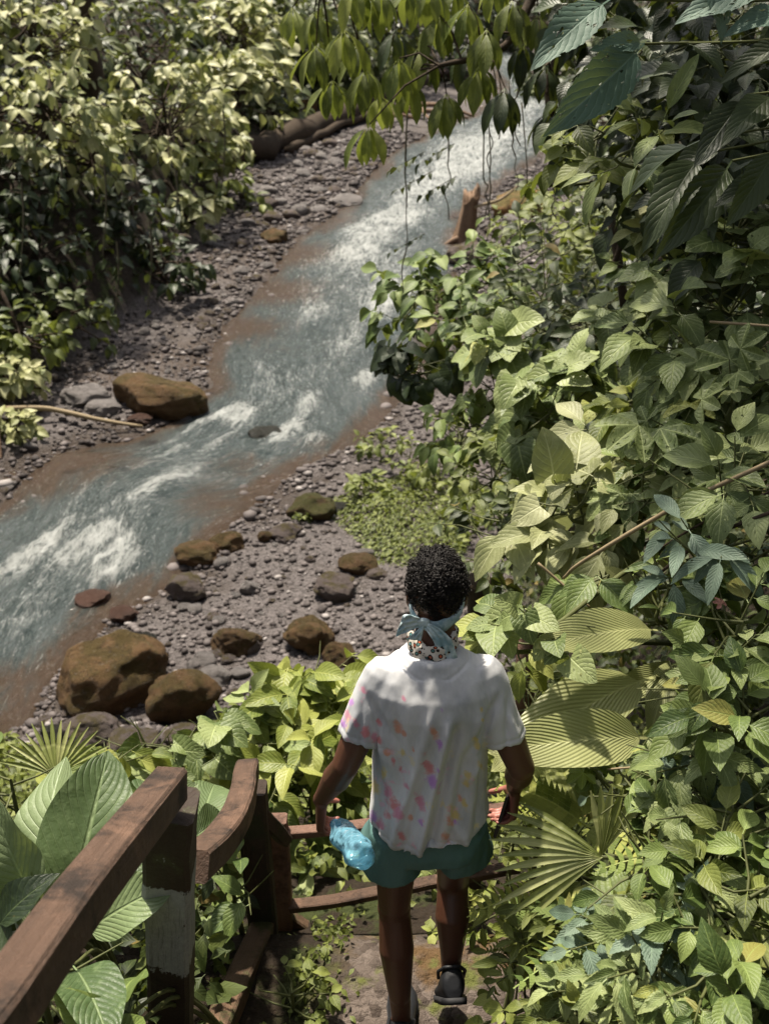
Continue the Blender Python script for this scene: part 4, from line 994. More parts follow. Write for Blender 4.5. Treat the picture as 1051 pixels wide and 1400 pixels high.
rp(1010, 560, 3.6, .3, 8, 4, .22, 'lobed', 'l_grey', "grey green lobed leaves cut by the right edge above the bare stems", droop=.4)
rp(910, 620, 3.7, .26, 8, 4, .22, 'lobed', 'l_grey', "large lobed grey leaves above the bare stems", droop=.4)
rp(1000, 400, 4.0, .38, 12, 5, .18, 'heart', 'l_grey', "perforated pale heart leaves at the right edge near the top", droop=.4)
rp(915, 400, 4.6, .3, 12, 5, .15, 'ovate', 'l_mid', "small leafy stems standing in front of the dark shade", droop=.3)
rp(930, 340, 4.4, .22, 9, 6, .13, 'ovate', 'l_bank', "upright stem with bright leaves below the big dark leaves", droop=.2)
rp(830, 200, 4.6, .28, 11, 5, .17, 'ovate', 'l_olive', "yellow green branch reaching left over the orange boulder", droop=.3)
rp(770, 245, 4.8, .14, 6, 4, .11, 'ovate', 'l_olive', "small yellow shoots at the tip of the reaching branch", droop=.3)
rp(880, 215, 4.0, .2, 5, 4, .2, 'lance', 'l_grey', "long narrow leaves under the large bitten leaf", droop=.3)
rp(800, 700, 3.75, .2, 8, 4, .16, 'heart', 'l_pale', "two big pale ribbed leaves above the perforated ones", droop=.6)
rp(900, 680, 3.65, .2, 8, 4, .16, 'ovate', 'l_pale', "pale leaves touching the upper bare stem", droop=.5)
rp(830, 800, 3.5, .14, 5, 4, .15, 'ovate', 'l_mid', "green leaves below the big pale ribbed leaves", droop=.5)
rp(960, 560, 3.9, .3, 13, 5, .16, 'heart', 'l_grey', "broad dull leaves between the lobed leaves and the heart leaves", droop=.6)
rp(880, 470, 4.6, .28, 12, 5, .15, 'heart', 'l_grey', "perforated heart leaves left of the tall large leaved plant", droop=.5)
# right edge
rp(1000, 680, 3.3, .3, 14, 5, .16, 'ovate', 'l_grey', "grey green leafy stems crossing the bare sticks at the right edge", droop=.3)
rp(930, 690, 3.8, .3, 14, 5, .13, 'ovate', 'l_mid', "mid green stems between the bare sticks", droop=.3)
rp(990, 770, 3.1, .3, 12, 5, .16, 'lance', 'l_teal', "narrow bluish leaves around the pink fallen leaf", droop=.3)
rp(910, 830, 3.3, .25, 10, 5, .13, 'lance', 'l_mid', "narrow green leaves behind the top pleated leaf", droop=.3)
rp(1010, 880, 2.9, .26, 12, 5, .15, 'ovate', 'l_mid', "broad green leaves under the pink fallen leaf at the right", droop=.35)
rp(960, 950, 2.9, .24, 12, 5, .12, 'ovate', 'l_grey', "dull green leaves right of the pleated leaves", droop=.35)
rp(1020, 1000, 2.7, .22, 12, 5, .13, 'ovate', 'l_mid', "dark green glossy leaves at the right edge beside the ribbed sprays", droop=.35)
rp(960, 1050, 2.8, .22, 9, 4, .14, 'serrate', 'l_grey', "silvery serrated leaves with deep ribs at the right", droop=.35)
rp(1000, 1130, 2.6, .22, 9, 4, .13, 'serrate', 'l_grey', "serrated ribbed leaves low at the right edge", droop=.35)
rp(900, 1080, 2.9, .22, 10, 5, .10, 'ovate', 'l_teal', "teal leaves between the pleated leaves and fan palm", droop=.3)
rp(870, 1100, 3.0, .2, 12, 5, .09, 'lobed', 'l_mid', "small lobed leaves above the fan palm", droop=.3)
rp(900, 1180, 2.7, .22, 12, 5, .11, 'ovate', 'l_mid', "leafy plant directly right of the fan palm", droop=.3)
rp(870, 1250, 2.6, .2, 9, 5, .12, 'serrate', 'l_teal', "bluish serrated leaves below the fan palm", droop=.3)
rp(960, 1230, 2.5, .22, 12, 5, .11, 'ovate', 'l_olive', "olive leaves with curled brown spray at the lower right", droop=.3)
rp(1020, 1250, 2.4, .2, 10, 5, .11, 'ovate', 'l_mid', "green pointed leaves cut by the lower right edge", droop=.35)
rp(980, 1330, 2.35, .2, 12, 5, .11, 'ovate', 'l_mid', "clump of pointed leaves in the lower right corner", droop=.35)
rp(900, 1330, 2.45, .2, 12, 5, .10, 'serrate', 'l_grey', "grey serrated leaves at the bottom left of the corner clump", droop=.35)
rp(830, 1340, 2.6, .2, 14, 5, .085, 'ovate', 'l_grey', "dull small leaved plant at the bottom right of the landing", droop=.35)
rp(780, 1280, 2.9, .2, 14, 5, .085, 'lance', 'l_olive', "narrow yellow green leaves right of the landing", droop=.35)
rp(730, 1330, 2.95, .18, 14, 5, .075, 'lance', 'l_olive', "feathery yellow green leaves beside the person's right foot", droop=.35)
rp(700, 1240, 3.3, .18, 14, 5, .07, 'lance', 'l_yellow', "small bright leaves right of the person's legs", droop=.35)
rp(760, 1180, 3.3, .2, 12, 5, .09, 'ovate', 'l_yellow', "yellow green leaves left of the fan palm", droop=.35)
rp(750, 1060, 3.5, .2, 12, 5, .09, 'ovate', 'l_yellow', "bright small leaves under the lowest pleated leaf", droop=.35)
rp(700, 1150, 3.9, .2, 12, 5, .09, 'ovate', 'l_olive', "green leaves behind the person's right hand", droop=.35)
rp(730, 980, 4.0, .22, 12, 5, .10, 'ovate', 'l_olive', "green leaves behind the person's right sleeve", droop=.35)
rp(700, 1390, 2.9, .14, 10, 5, .07, 'ovate', 'l_yellow', "small bright leaves at the bottom edge by the landing", droop=.35)
rp(790, 1400, 2.55, .16, 10, 5, .08, 'ovate', 'l_olive', "olive leaves at the bottom edge left of the dull plant", droop=.35)
rp(1030, 1400, 2.2, .16, 8, 5, .11, 'ovate', 'l_mid', "green leaves in the extreme lower right corner", droop=.35)
for i, (u, v, d, s) in enumerate([(800, 1130, 3.1, .3), (745, 1255, 3.1, .16), (880, 1020, 3.1, .28), (715, 1300, 3.1, .13), (960, 1180, 2.7, .26), (1000, 640, 3.6, .34), (770, 1230, 3.0, .25), (850, 1290, 2.7, .24), (920, 1400, 2.4, .22), (755, 1105, 3.5, .2)]):
    c = np.array(at(u, v, d)); rt = to_hill(c); A = [[], [], [], []]
    for q in range(7):
        a = q * .9 + i; dd = np.array([math.cos(a), math.sin(a), .35])
        for o, w in zip(A, (c, dd, UPV + rng.normal(size=3) * .2, s * rng.uniform(.8, 1.1))): o.append(w)
    plant("fern", rt, [([rt, c], .006)], tuple(np.array(x) for x in A), 'frond', ('l_yellow', 'l_mid', 'l_grey')[i % 3],
          ("fern left of the fan palm", "yellow fern by the person's right hip", "grey fern under the pleated leaves", "low fern beside the landing", "fern right of the fan palm", "fern at the right edge over the bare sticks",
           "fern just below the fan palm", "fern among the bluish serrated leaves", "fern at the bottom edge near the corner clump", "green fern under the lowest pleated leaf")[i] + " with drooping fronds", "fern", partname="frond")

for (u, v, d, r, nt, s, kd, lb) in [(1010, 60, 4.6, .45, 22, .22, 'ovate', "leafy mass coloured as shade behind the pale corner leaves"), (930, 120, 5.2, .5, 24, .2, 'ovate', "leaves coloured as shade behind the large bitten leaves"), (990, 200, 4.4, .42, 22, .22, 'ovate', "leafy mass coloured as shade behind the very dark large leaves"),
      (900, 250, 5.0, .42, 22, .2, 'ovate', "leaves coloured as shade under the long narrow leaves"), (850, 130, 6.2, .5, 22, .2, 'ovate', "leaves coloured as shade between the river and the bitten leaves"), (1030, 310, 4.0, .3, 14, .2, 'ovate', "leaves coloured as shade at the right edge above the perforated leaves"), (860, 10, 6.0, .5, 22, .2, 'ovate', "leaves coloured as shade behind the top of the bitten leaves"), (960, 330, 4.9, .4, 20, .17, 'ovate', "leaves coloured as shade behind the upright bright stem")]:
    rp(u, v, d, r, nt, 6, s, kd, 'l_dark_shade', lb, droop=.5, name="shrub", cat="shrub", avoid=(0, 0))  # leaf mass added behind, shade of the upper right put into its colour
# ---- top: overhanging tree whose palmate leaf clusters hang into view
def hanging_tree():
    base = Vector((6.5, 9.5, tz(6.5, 9.5) - .1))
    t = thing("overhanging_tree", tuple(base), "tree at the right whose drooping leaf clusters hang across the top of the view", "tree")
    L = lambda p: Vector(p) - base
    branch("trunk", [Vector((0, 0, 0)), Vector((-.3, -.3, 2.0)), Vector((-.8, -.9, 4.2)), Vector((-1.0, -1.2, 6.5))], [.22, .19, .15, .1], 'bark', None, None, seg=12, seed=4, parent=t)
    top = base + Vector((-.9, -1.0, 5.0))
    arms = [[at(860, -60, 7.2), at(700, -70, 6.6), at(560, -60, 6.4), at(440, -20, 6.3)], [at(900, -90, 7.0), at(760, -40, 6.6), at(690, 60, 6.4), at(600, 90, 6.3)],
            [at(900, -80, 7.0), at(800, 20, 6.6), at(750, 120, 6.6), at(785, 215, 6.6)], [at(980, -120, 6.6), at(930, -40, 6.2), at(900, 60, 6.2)]]
    for a in arms: branch("branch", [L(top)] + [L(p) for p in a], [.08, .05, .035, .025, .015], 'bark', None, None, seg=7, seed=5, parent=t)
    cl = [(470, 40, 6.3), (432, 62, 6.4), (520, -12, 6.2), (487, -25, 6.1), (560, -20, 6.5), (600, 20, 6.4), (640, 5, 6.3), (665, 40, 6.2), (575, 62, 6.5), (545, 80, 6.3), (500, 95, 6.6), (455, 110, 6.7), (520, 130, 6.9), (610, 128, 6.4), (560, 110, 6.6),
          (505, 170, 6.2), (690, 120, 6.2), (655, 90, 6.5), (745, 90, 6.4), (755, 150, 6.6), (770, 200, 6.6), (715, 60, 6.5), (430, 15, 6.5), (700, 0, 6.4), (780, 40, 6.5), (640, 60, 6.7), (490, 60, 6.7), (400, 10, 6.8), (735, 20, 6.7), (590, -20, 6.3),
          (540, 40, 6.9), (620, -20, 6.9), (900, 30, 6.0), (870, 80, 6.1), (930, 70, 6.1), (890, 0, 6.2), (950, 10, 6.3), (800, 90, 6.6), (830, 60, 6.6), (680, -30, 6.7), (760, -25, 6.7), (830, -20, 6.6)]
    P = []; D = []; N = []; S = []; M = []
    mb = MB()
    allb = [np.array(p) for a in arms for p in catmull([tuple(q) for q in a], 6)]
    for k, (u, v, d) in enumerate(cl):
        c = np.array(at(u, v, d)); j = min(allb, key=lambda q: ((q - c) ** 2).sum())
        mb.tube([L(j), L((j + c) / 2 + np.array([0, 0, .05])), L(c)], [.008, .006, .004], 5, cap=False)
        n = 6 + int(rng.integers(0, 3)); a0 = rng.uniform(0, 6.28); dark = k in (16, 18, 19, 20, 21, 25, 30, 37)
        for q in range(n):
            a = a0 + q * 6.283 / n
            dd = np.array([math.cos(a) * .75, math.sin(a) * .75, -.75 + rng.normal() * .12]); nn = np.array([math.cos(a) * .6, math.sin(a) * .6 - .3, .9])
            P.append(c); D.append(dd); N.append(nn); S.append(rng.uniform(.20, .31)); M.append('l_dark_shade' if dark else ('l_olive' if k % 3 else 'l_yellow'))
    mb.build("twigs", MAT['bark'], t)['kind'] = 'stuff'
    P, D, N, S = map(np.array, (P, D, N, S)); R = frames(D, N)
    for i in range(len(P)):
        o = bpy.data.objects.new("leaf", leaf_mesh('obov', i % 4, M[i])); COL.objects.link(o); o.parent = t
        m = R[i] * S[i]; p = P[i] - np.array(base); o.matrix_basis = Matrix([[*m[r_], p[r_]] for r_ in range(3)] + [[0, 0, 0, 1]])
    # unseen crown above the frame, its lumps placed to shade the upper right
    n = 5200; r = np.random.default_rng(3)
    C = np.array([[1.1, 4.0, 1.7], [1.9, 4.4, 1.8], [1.8, 3.3, 1.6], [2.6, 5.2, 1.9], [3.6, 4.8, 1.8], [1.2, 5.4, 1.9], [2.2, 7.0, 2.0], [3.4, 7.4, 2.2]])[r.integers(0, 8, n)]
    Q = C + r.normal(size=(n, 3)) * np.array([.55, .55, .25])
    u, v, d = proj(Q); k = ~((v > -40) & (u > -50) & (u < 1100)) & (Q[:, 2] > .1); Q = Q[k]; n = len(Q)
    D = r.normal(size=(n, 3)); D[:, 2] -= .6; o = merged("foliage", 'small', Q, frames(D, UPV + r.normal(size=(n, 3)) * .3), r.uniform(.16, .26, n), r.integers(0, 4, n), 'l_olive', t, np.array(base)); o['kind'] = 'stuff'
hanging_tree()
# vines hanging in front of the river
for i, (u, v0, v1, d) in enumerate([(555, 200, 400, 7.4), (672, 120, 235, 7.8), (705, 110, 200, 7.2), (683, 60, 190, 7.5), (702, 170, 262, 7.9), (668, 190, 330, 8.1), (715, 200, 330, 8.1), (612, 190, 300, 7.8), (742, 140, 232, 7.6), (755, 215, 300, 7.6), (664, 230, 300, 8.0)]):
    P = [at(u + rng.normal() * 2.5 + 3 * math.sin(k + i), v0 - 60 * (k == 0) + (v1 - v0) * k / 6, d) for k in range(7)]
    branch("hanging_vine", P, [.006, .005, .004], 'vine', ["long thin vine hanging over the white water left of the others"] [0] if i == 0 else "thin dark bare vine hanging in front of the rapids", "vine", None if i == 0 else "bare vines in front of the rapids", seg=5, seed=i, knob=.5)
for i, (u, v, w) in enumerate([(560, 228, 1), (600, 218, 1), (570, 255, 1), (603, 262, .9), (560, 340, .7)]):
    c = np.array(at(u, v, 7.2)); A = [[], [], [], []]
    for o, w_ in zip(A, twig_leaves(c + np.array([.1, 0, .1]), c - np.array([.12, 0, .02]), 7, .075 * w, t0=.05, droop=.25)): o += w_
    plant("vine_spray", c, [([c + np.array([.1, 0, .1]), c - np.array([.12, 0, .02])], .003)], tuple(np.array(x) for x in A), 'ovate', 'l_dark_shade', "small dark leafy spray hanging over the white water", "vine", "leafy sprays over the white water", stemmat='vine', avoid=None, min_px=5)

# ---- single large leaves with stalks
def big_leaf_plant(name, root, items, kind, mat, label, cat="plant", partname="leaf", stem_r=.008, stemmat='stem'):
    """items: (base point, tip point, up hint, droop side width) - every blade laid from base to tip"""
    t = thing(name, tuple(root), label, cat); ro = np.array(root, float); mb = MB()
    for i, (b, e, up) in enumerate(items):
        b = np.array(b, float); e = np.array(e, float); D = e - b; S = np.linalg.norm(D)
        R = frames(D[None], np.array(up, float)[None])[0] * S
        o = bpy.data.objects.new(partname, leaf_mesh(kind, i % len(LEAF[kind]), mat)); COL.objects.link(o); o.parent = t; p = b - ro
        o.matrix_basis = Matrix([[*R[r_], p[r_]] for r_ in range(3)] + [[0, 0, 0, 1]]); LEAFCOUNT[0] += 1
        mid = (ro + b) / 2 + np.array([0, 0, .12 * np.linalg.norm(b - ro)]); q = [Vector(x - ro) for x in (ro, mid, b)]
        mb.tube([Vector(v) for v in catmull([tuple(x) for x in q], 5)], np.linspace(stem_r, stem_r * .6, 11), 6, cap=False)
    mb.build("stalk", MAT[stemmat], t); return t
# pleated giants
G = to_hill(at(920, 960, 3.4))
big_leaf_plant("pleated_leaf_plant", G, [(at(905, 862, 3.30), at(755, 852, 3.0), (-.1, -.5, 1)), (at(895, 925, 3.30), at(695, 990, 2.9), (-.3, -.6, 1)), (at(895, 1010, 3.15), at(706, 1002, 2.85), (-.1, -.75, 1)),
      (at(860, 1010, 3.5), at(735, 1055, 3.35), (-.2, -.3, 1)), (at(920, 830, 3.6), at(1010, 760, 3.4), (.2, -.6, 1)), (at(900, 850, 3.7), at(860, 780, 3.5), (.3, -.8, .6)), (at(930, 920, 3.5), at(860, 935, 3.25), (0, -.8, .8)), (at(930, 900, 3.4), at(885, 960, 3.15), (-.5, -.7, .5))],
      'pleat', 'l_pleat', "plant with huge pleated pale leaves right of the person's shoulder")
G = root_under(np.array(at(120, 1200, 3.0)), .2)
big_leaf_plant("giant_leaf_plant", G, [(at(85, 1290, 2.7), at(150, 1020, 2.75), (.2, -1, .4)), (at(90, 1270, 2.8), at(10, 1030, 2.9), (-.5, -.8, .5)), (at(70, 1250, 2.6), at(-40, 1140, 2.4), (-.3, -.8, .8)), (at(120, 1260, 2.9), at(225, 1130, 3.0), (.3, -.8, .8)),
      (at(110, 1280, 2.6), at(215, 1200, 2.5), (.5, -.3, 1)), (at(60, 1300, 2.4), at(-30, 1330, 2.1), (-.2, -.4, 1)), (at(50, 1290, 2.5), at(5, 1180, 2.5), (-.6, -1, .2)), (at(80, 1270, 2.9), at(90, 1090, 3.2), (0, -1, .6)), (at(100, 1320, 2.4), at(150, 1380, 2.15), (.3, -.2, 1))],
      'big', 'l_aroid', "large leaved plant with broad veined leaves left of the handrail")
G = root_under(np.array(at(190, 1130, 3.8)), .1)
big_leaf_plant("giant_leaf_plant", G, [(at(180, 1150, 3.4), at(275, 1060, 3.5), (.2, -.7, 1)), (at(190, 1140, 3.5), at(240, 1020, 3.9), (0, -.9, .6)), (at(160, 1120, 3.6), at(100, 1040, 3.9), (-.3, -.8, .8)), (at(260, 1150, 3.3), at(335, 1090, 3.5), (.3, -.7, 1)), (at(270, 1140, 3.5), at(300, 1040, 3.8), (.1, -.9, .7))],
      'big', 'l_aroid', "large leaved plant with pale rounded leaves behind the handrail end")
G = root_under(np.array(at(300, 1300, 3.3)), 0)
big_leaf_plant("giant_leaf_plant", G, [(at(300, 1320, 4.2), at(335, 1185, 4.4), (.2, -.8, .7)), (at(290, 1330, 3.9), at(275, 1230, 4.0), (-.1, -1, .5)), (at(160, 1400, 2.3), at(175, 1290, 2.5), (0, -1, .5)), (at(170, 1420, 2.3), at(90, 1370, 2.2), (-.2, -.5, 1)), (at(290, 1380, 3.8), at(300, 1300, 4.0), (.3, -.6, 1)), (at(130, 1460, 2.2), at(205, 1370, 2.3), (.2, -.5, 1)), (at(300, 1400, 3.6), at(275, 1330, 3.7), (0, -.7, 1))],
      'big', 'l_mid', "dark large leaves in the shade under the handrail")
G = to_hill(np.array(at(1000, 120, 3.0)) + np.array([.9, .3, .2]), 0.0)
big_leaf_plant("large_leaf_plant", G, [(at(835, -2, 2.9), at(732, 68, 2.75), (-.2, -.9, .5)), (at(880, 60, 2.9), at(782, 160, 2.7), (.3, -1, .4)), (at(882, 60, 2.9), at(820, 52, 2.8), (0, -1, .6))], 'biglong', 'l_bitten', "large bitten bluish leaves hanging in the upper right", stem_r=.006, stemmat='stem')
big_leaf_plant("large_leaf_plant", G + np.array([.2, .1, 0]), [(at(1020, 130, 2.8), at(955, 210, 2.7), (-.4, -1, .3)), (at(1060, 130, 2.8), at(1000, 160, 2.65), (-.2, -.8, .8)), (at(960, 210, 3.0), at(880, 310, 2.85), (-.5, -.9, .2)), (at(1000, 220, 3.0), at(935, 320, 2.8), (-.2, -1, .1)), (at(1060, 200, 2.8), at(1010, 300, 2.7), (0, -1, .2)), (at(960, 190, 3.0), at(790, 270, 3.3), (-.2, -.4, 1)), (at(1080, 60, 2.7), at(980, 90, 2.7), (0, -.7, 1)), (at(940, 60, 2.9), at(1000, 80, 2.8), (.3, -.9, .6)), (at(1070, 240, 2.9), at(980, 260, 2.8), (0, -.5, 1))],
      'biglong', 'l_dark_shade', "very dark large leaves in the shade at the upper right edge", stem_r=.006)  # shade of the corner is painted in by this leaf colour
big_leaf_plant("large_leaf_plant", G + np.array([.1, -.1, .2]), [(at(1060, -20, 2.6), at(930, 0, 2.5), (0, -.8, 1)), (at(1080, 20, 2.6), at(1005, 15, 2.5), (0, -.8, 1)), (at(960, -60, 2.6), at(1010, 30, 2.5), (.3, -1, .3))], 'biglong', 'l_bitten', "pale teal leaves cut by the top right corner", stem_r=.006)
# fan palms
def fan_palm(root, hub, facing, up, R, n, a0, a1, label, w=.09):
    t = thing("fan_palm", tuple(root), label, "palm"); ro = np.array(root, float); hub = np.array(hub, float)
    f = np.array(facing, float); f /= np.linalg.norm(f); u = np.array(up, float); u -= f * (u @ f); u /= np.linalg.norm(u); s = np.cross(u, f)
    for i in range(n):
        a = a0 + (a1 - a0) * i / (n - 1); d = u * math.cos(a) + s * math.sin(a); L = R * (1 - .12 * abs(i / (n - 1) - .5)) * rng.uniform(.93, 1.05)
        side = u * -math.sin(a) + s * math.cos(a); V = []; U = []; m = 7
        for k in range(m):
            q = k / (m - 1); ww = w * L * (.18 + q * 1.1) * (1 if q < .6 else (1 - (q - .6) / .42)) + .001
            c = d * L * q - np.array([0, 0, .18 * L * q ** 2.2]) + f * .02 * L
            V += [c - side * ww * .5, c - f * ww * .38, c + side * ww * .5]; U += [(0, q), (.5, q), (1, q)]
        me = mesh_np("leaflet", np.array(V), grid_faces(3, m), uv=np.array(U), smooth=False)
        o = link("leaflet", me, MAT['l_fan'], t); o.location = Vector(hub - ro)
    mb = MB(); mb.tube([Vector((0, 0, 0)), Vector((hub - ro) * .5) + Vector((0, 0, .05)), Vector(hub - ro)], [.01, .008, .006], 6); mb.build("stalk", MAT['stem'], t)
h = at(822, 1172, 2.85); fan_palm(to_hill(h), h, (-.1, -.6, .8), (-1, -.1, .1), .30, 10, -.55, .75, "fan palm with narrow pale leaflets spreading left, beside the person's hip")
h = at(822, 1168, 2.9); fan_palm(to_hill(h), h, (-.5, -.9, .3), (.05, .1, 1), .24, 6, -.3, .35, "upright fan palm leaf standing right behind the spreading one", w=.11)
h = at(78, 1062, 3.9); fan_palm(root_under(np.array(h), .1), h, (0, -.8, .6), (-.05, .3, 1), .25, 16, -1.15, 1.1, "bright fan palm leaf below the biggest boulder at the left edge", w=.085)

# ---- bright bush between railing and person, and the leaves below
for (u, v, d, r, nt, nl, s, kind, mt, lb) in [
    (430, 935, 5.3, .26, 9, 6, .21, 'ovate', 'l_yellow', "bright yellow green bush left of the person's sleeve"),
    (375, 975, 5.1, .26, 9, 6, .21, 'ovate', 'l_yellow', "bright yellow green bush nearest the pale grey rocks"),
    (395, 1050, 4.8, .24, 11, 6, .18, 'ovate', 'l_yellow', "leafy bush just above the short fence rail"),
    (450, 1010, 5.0, .24, 11, 6, .18, 'ovate', 'l_yellow', "bright bush behind the person's left elbow"),
    (320, 1010, 4.9, .24, 10, 6, .17, 'ovate', 'l_grey', "pale grey green bush above the curved handrail"),
    (250, 1045, 4.6, .24, 10, 6, .15, 'heart', 'l_grey', "pale bush behind the end of the straight handrail"),
    (200, 1030, 5.0, .22, 10, 6, .13, 'ovate', 'l_grey', "small leaved bush between the fan palm and the handrail end"),
    (425, 1100, 4.9, .2, 10, 6, .13, 'ovate', 'l_mid', "green leaves around the person's left hand"),
    (440, 1170, 4.9, .22, 10, 6, .13, 'ovate', 'l_mid', "dark green bush between the two fence rails"),
    (500, 1200, 5.0, .2, 10, 6, .12, 'ovate', 'l_mid', "dark green leaves behind the blue bottle"),
    (580, 1240, 4.9, .22, 12, 6, .10, 'ovate', 'l_mid', "small dark leaves seen between the person's legs"),
    (430, 1290, 4.0, .12, 10, 6, .055, 'ovate', 'l_olive', "low small leaved plant at the left of the landing"),
    (400, 1370, 3.5, .14, 12, 6, .06, 'ovate', 'l_olive', "low small leaved plant right of the dark post foot"),
    (640, 1260, 3.9, .14, 10, 6, .06, 'ovate', 'l_yellow', "small bright leaves at the top right of the landing"),
    (150, 1060, 4.3, .2, 9, 6, .14, 'ovate', 'l_yellow', "yellow green leaves right of the bright fan palm"),
    (20, 1090, 3.6, .25, 9, 5, .2, 'ovate', 'l_mid', "green leaves under the fan palm at the left edge"),
    (60, 1360, 2.4, .2, 8, 5, .16, 'ovate', 'l_dark_shade', "dark leaves at the bottom left corner behind the handrail"),
    (320, 1220, 3.7, .2, 9, 5, .15, 'ovate', 'l_mid', "green leaves between the two railing posts"),
    (420, 1230, 4.6, .2, 9, 5, .12, 'ovate', 'l_grey', "pale leaves below the lower fence rail")]:
    c = np.array(at(u, v, d)); rt = root_under(c, .1); tips, lv = bushy(rt, c, (r * 1.15, r, r), nt, nl, s, hemi=.15, whorl=3, droop=.3, jit=.25, sr=.006, face=np.array([0, -.35, 0]))
    plant("leafy_bush", rt, tips, lv, kind, mt, lb, "bush", avoid=(30, 4.2 if u > 420 else 0) if v < 1000 or u < 340 else (0, 3.0))
# beach plants
for (u, v, r, s, lb) in [(520, 625, .5, .17, "feathery green plant on the gravel below the dark tips"), (505, 680, .35, .2, "small light green plant beside the creeping mound"), (415, 705, .12, .1, "tiny plant in front of the green mossy boulder"), (560, 640, .5, .16, "low green plant between the feathery plant and the shrub"), (600, 660, .6, .17, "olive plant at the back of the creeping mound"), (625, 720, .6, .16, "olive plant at the right end of the creeping mound"), (625, 600, .5, .15, "green plant at the foot of the right shrub"), (620, 790, .5, .13, "low olive plant directly behind the person's head")]:
    g = ground_at(u, v + 10); c = np.array(g) + np.array([0, 0, r * .6]); tips, lv = bushy(np.array(g), c, (r, r, r * .7), 12, 6, s, hemi=0, whorl=2, droop=.2, sr=.008)
    plant("beach_plant", g, tips, lv, 'ovate', 'l_olive', lb, "plant", stemmat='stem', avoid=None, min_px=8)
# far background trees and shrubs at the top, forest shade put into leaf colour
for (u, v, d, r, mt, lb) in [(470, 100, 42, 2.6, 'l_bank_shade', "dark tree at the top behind the log"), (560, 60, 60, 4, 'l_dark_shade', "dark forest tree behind the hanging clusters, left of the river head"), (640, 25, 80, 5, 'l_dark_shade', "dark forest tree above the head of the river"), (790, 110, 48, 3.0, 'l_under', "dark tree right of the far rapids"), (840, 160, 30, 2.5, 'l_dark_shade', "dark tree behind the bluish hanging leaves"), (500, 20, 50, 4, 'l_under', "dark tree at the top beside the drooping clusters"), (760, 30, 70, 5, 'l_dark_shade', "dark forest tree at the top right of the river head"), (900, 180, 20, 2.2, 'l_dark_shade', "dark shrub mass deep behind the right bank leaves"),(430, 60, 36, 2.2, 'l_bank_shade', "dark shrub above the orange rock")]:
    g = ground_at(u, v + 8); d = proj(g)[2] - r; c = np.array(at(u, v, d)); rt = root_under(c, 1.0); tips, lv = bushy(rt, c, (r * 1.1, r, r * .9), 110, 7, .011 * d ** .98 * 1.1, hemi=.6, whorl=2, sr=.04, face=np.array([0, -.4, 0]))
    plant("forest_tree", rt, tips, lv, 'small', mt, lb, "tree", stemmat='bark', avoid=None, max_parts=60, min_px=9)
# bare stems on the right
for i, (pts, r, mt, lb) in enumerate([
    ([at(1080, 620, 3.0), at(930, 690, 3.2), at(800, 765, 3.4), at(770, 790, 3.5)], .0075, 'stem_tan', "upper pale bare stem slanting across the right bank leaves"),
    ([at(1080, 690, 2.95), at(960, 740, 3.1), at(860, 818, 3.3)], .006, 'bark', "lower dark bare stem slanting below the pale one"),
    ([at(1080, 660, 3.1), at(960, 715, 3.2), at(885, 760, 3.3)], .004, 'bark', "short thin dark stem between the two slanting stems"),
    ([at(735, 770, 3.5), at(770, 800, 3.5), at(806, 830, 3.45)], .005, 'stem_tan', "short pale twig above the top pleated leaf"),
    ([at(970, 440, 3.6), at(1080, 448, 3.4)], .005, 'stem_tan', "thin pale stem leaving the right edge near the big leaves"),
    ([at(720, 840, 4.5), at(715, 930, 4.6), at(712, 1020, 4.9)], .05, 'wood_red', "dark reddish trunk standing behind the right shoulder"),
    ([at(655, 790, 5.4), at(660, 860, 5.6), at(662, 960, 6.0)], .07, 'bark', "dark trunk just right of the person's neck"),
    ([at(835, 300, 7.0), at(850, 400, 7.0), at(862, 520, 7.2)], .03, 'bark', "thin dark trunk in the shade right of the vines"),
    ([at(870, 230, 6.2), at(850, 330, 6.4), at(830, 380, 6.5)], .02, 'bark', "leaning dark stem under the narrow leaves"),
    ([at(830, 1052, 3.0), at(900, 1045, 2.95), at(960, 1030, 2.9)], .003, 'stem_tan', "thin horizontal twig below the pleated leaves")]):
    branch("stick", pts, [r, r, r * .7], mt, lb, "stem", seg=8, seed=i, knob=.12)
# dead pink leaf
V, F, U = LEAF['lobed'][0]; me = mesh_np("fallen_leaf", V, F, uv=U) if not any(len(set(f)) < 4 for f in F.tolist()) else None
me = bpy.data.meshes.new("fallen_leaf"); me.from_pydata([tuple(v) for v in V], [], [tuple(dict.fromkeys(f)) for f in F.tolist()]); me.update(); me.materials.append(m_plain("pink_leaf", (.42, .20, .15), .7))
o = link("fallen_leaf", me); o.location = at(990, 832, 2.85); o.scale = (.05, .05, .05); o.rotation_euler = (.5, .1, .6); tag(o, "pinkish brown dead leaf lying on the right bank foliage", "leaf")
print("leaf objects", LEAFCOUNT[0])
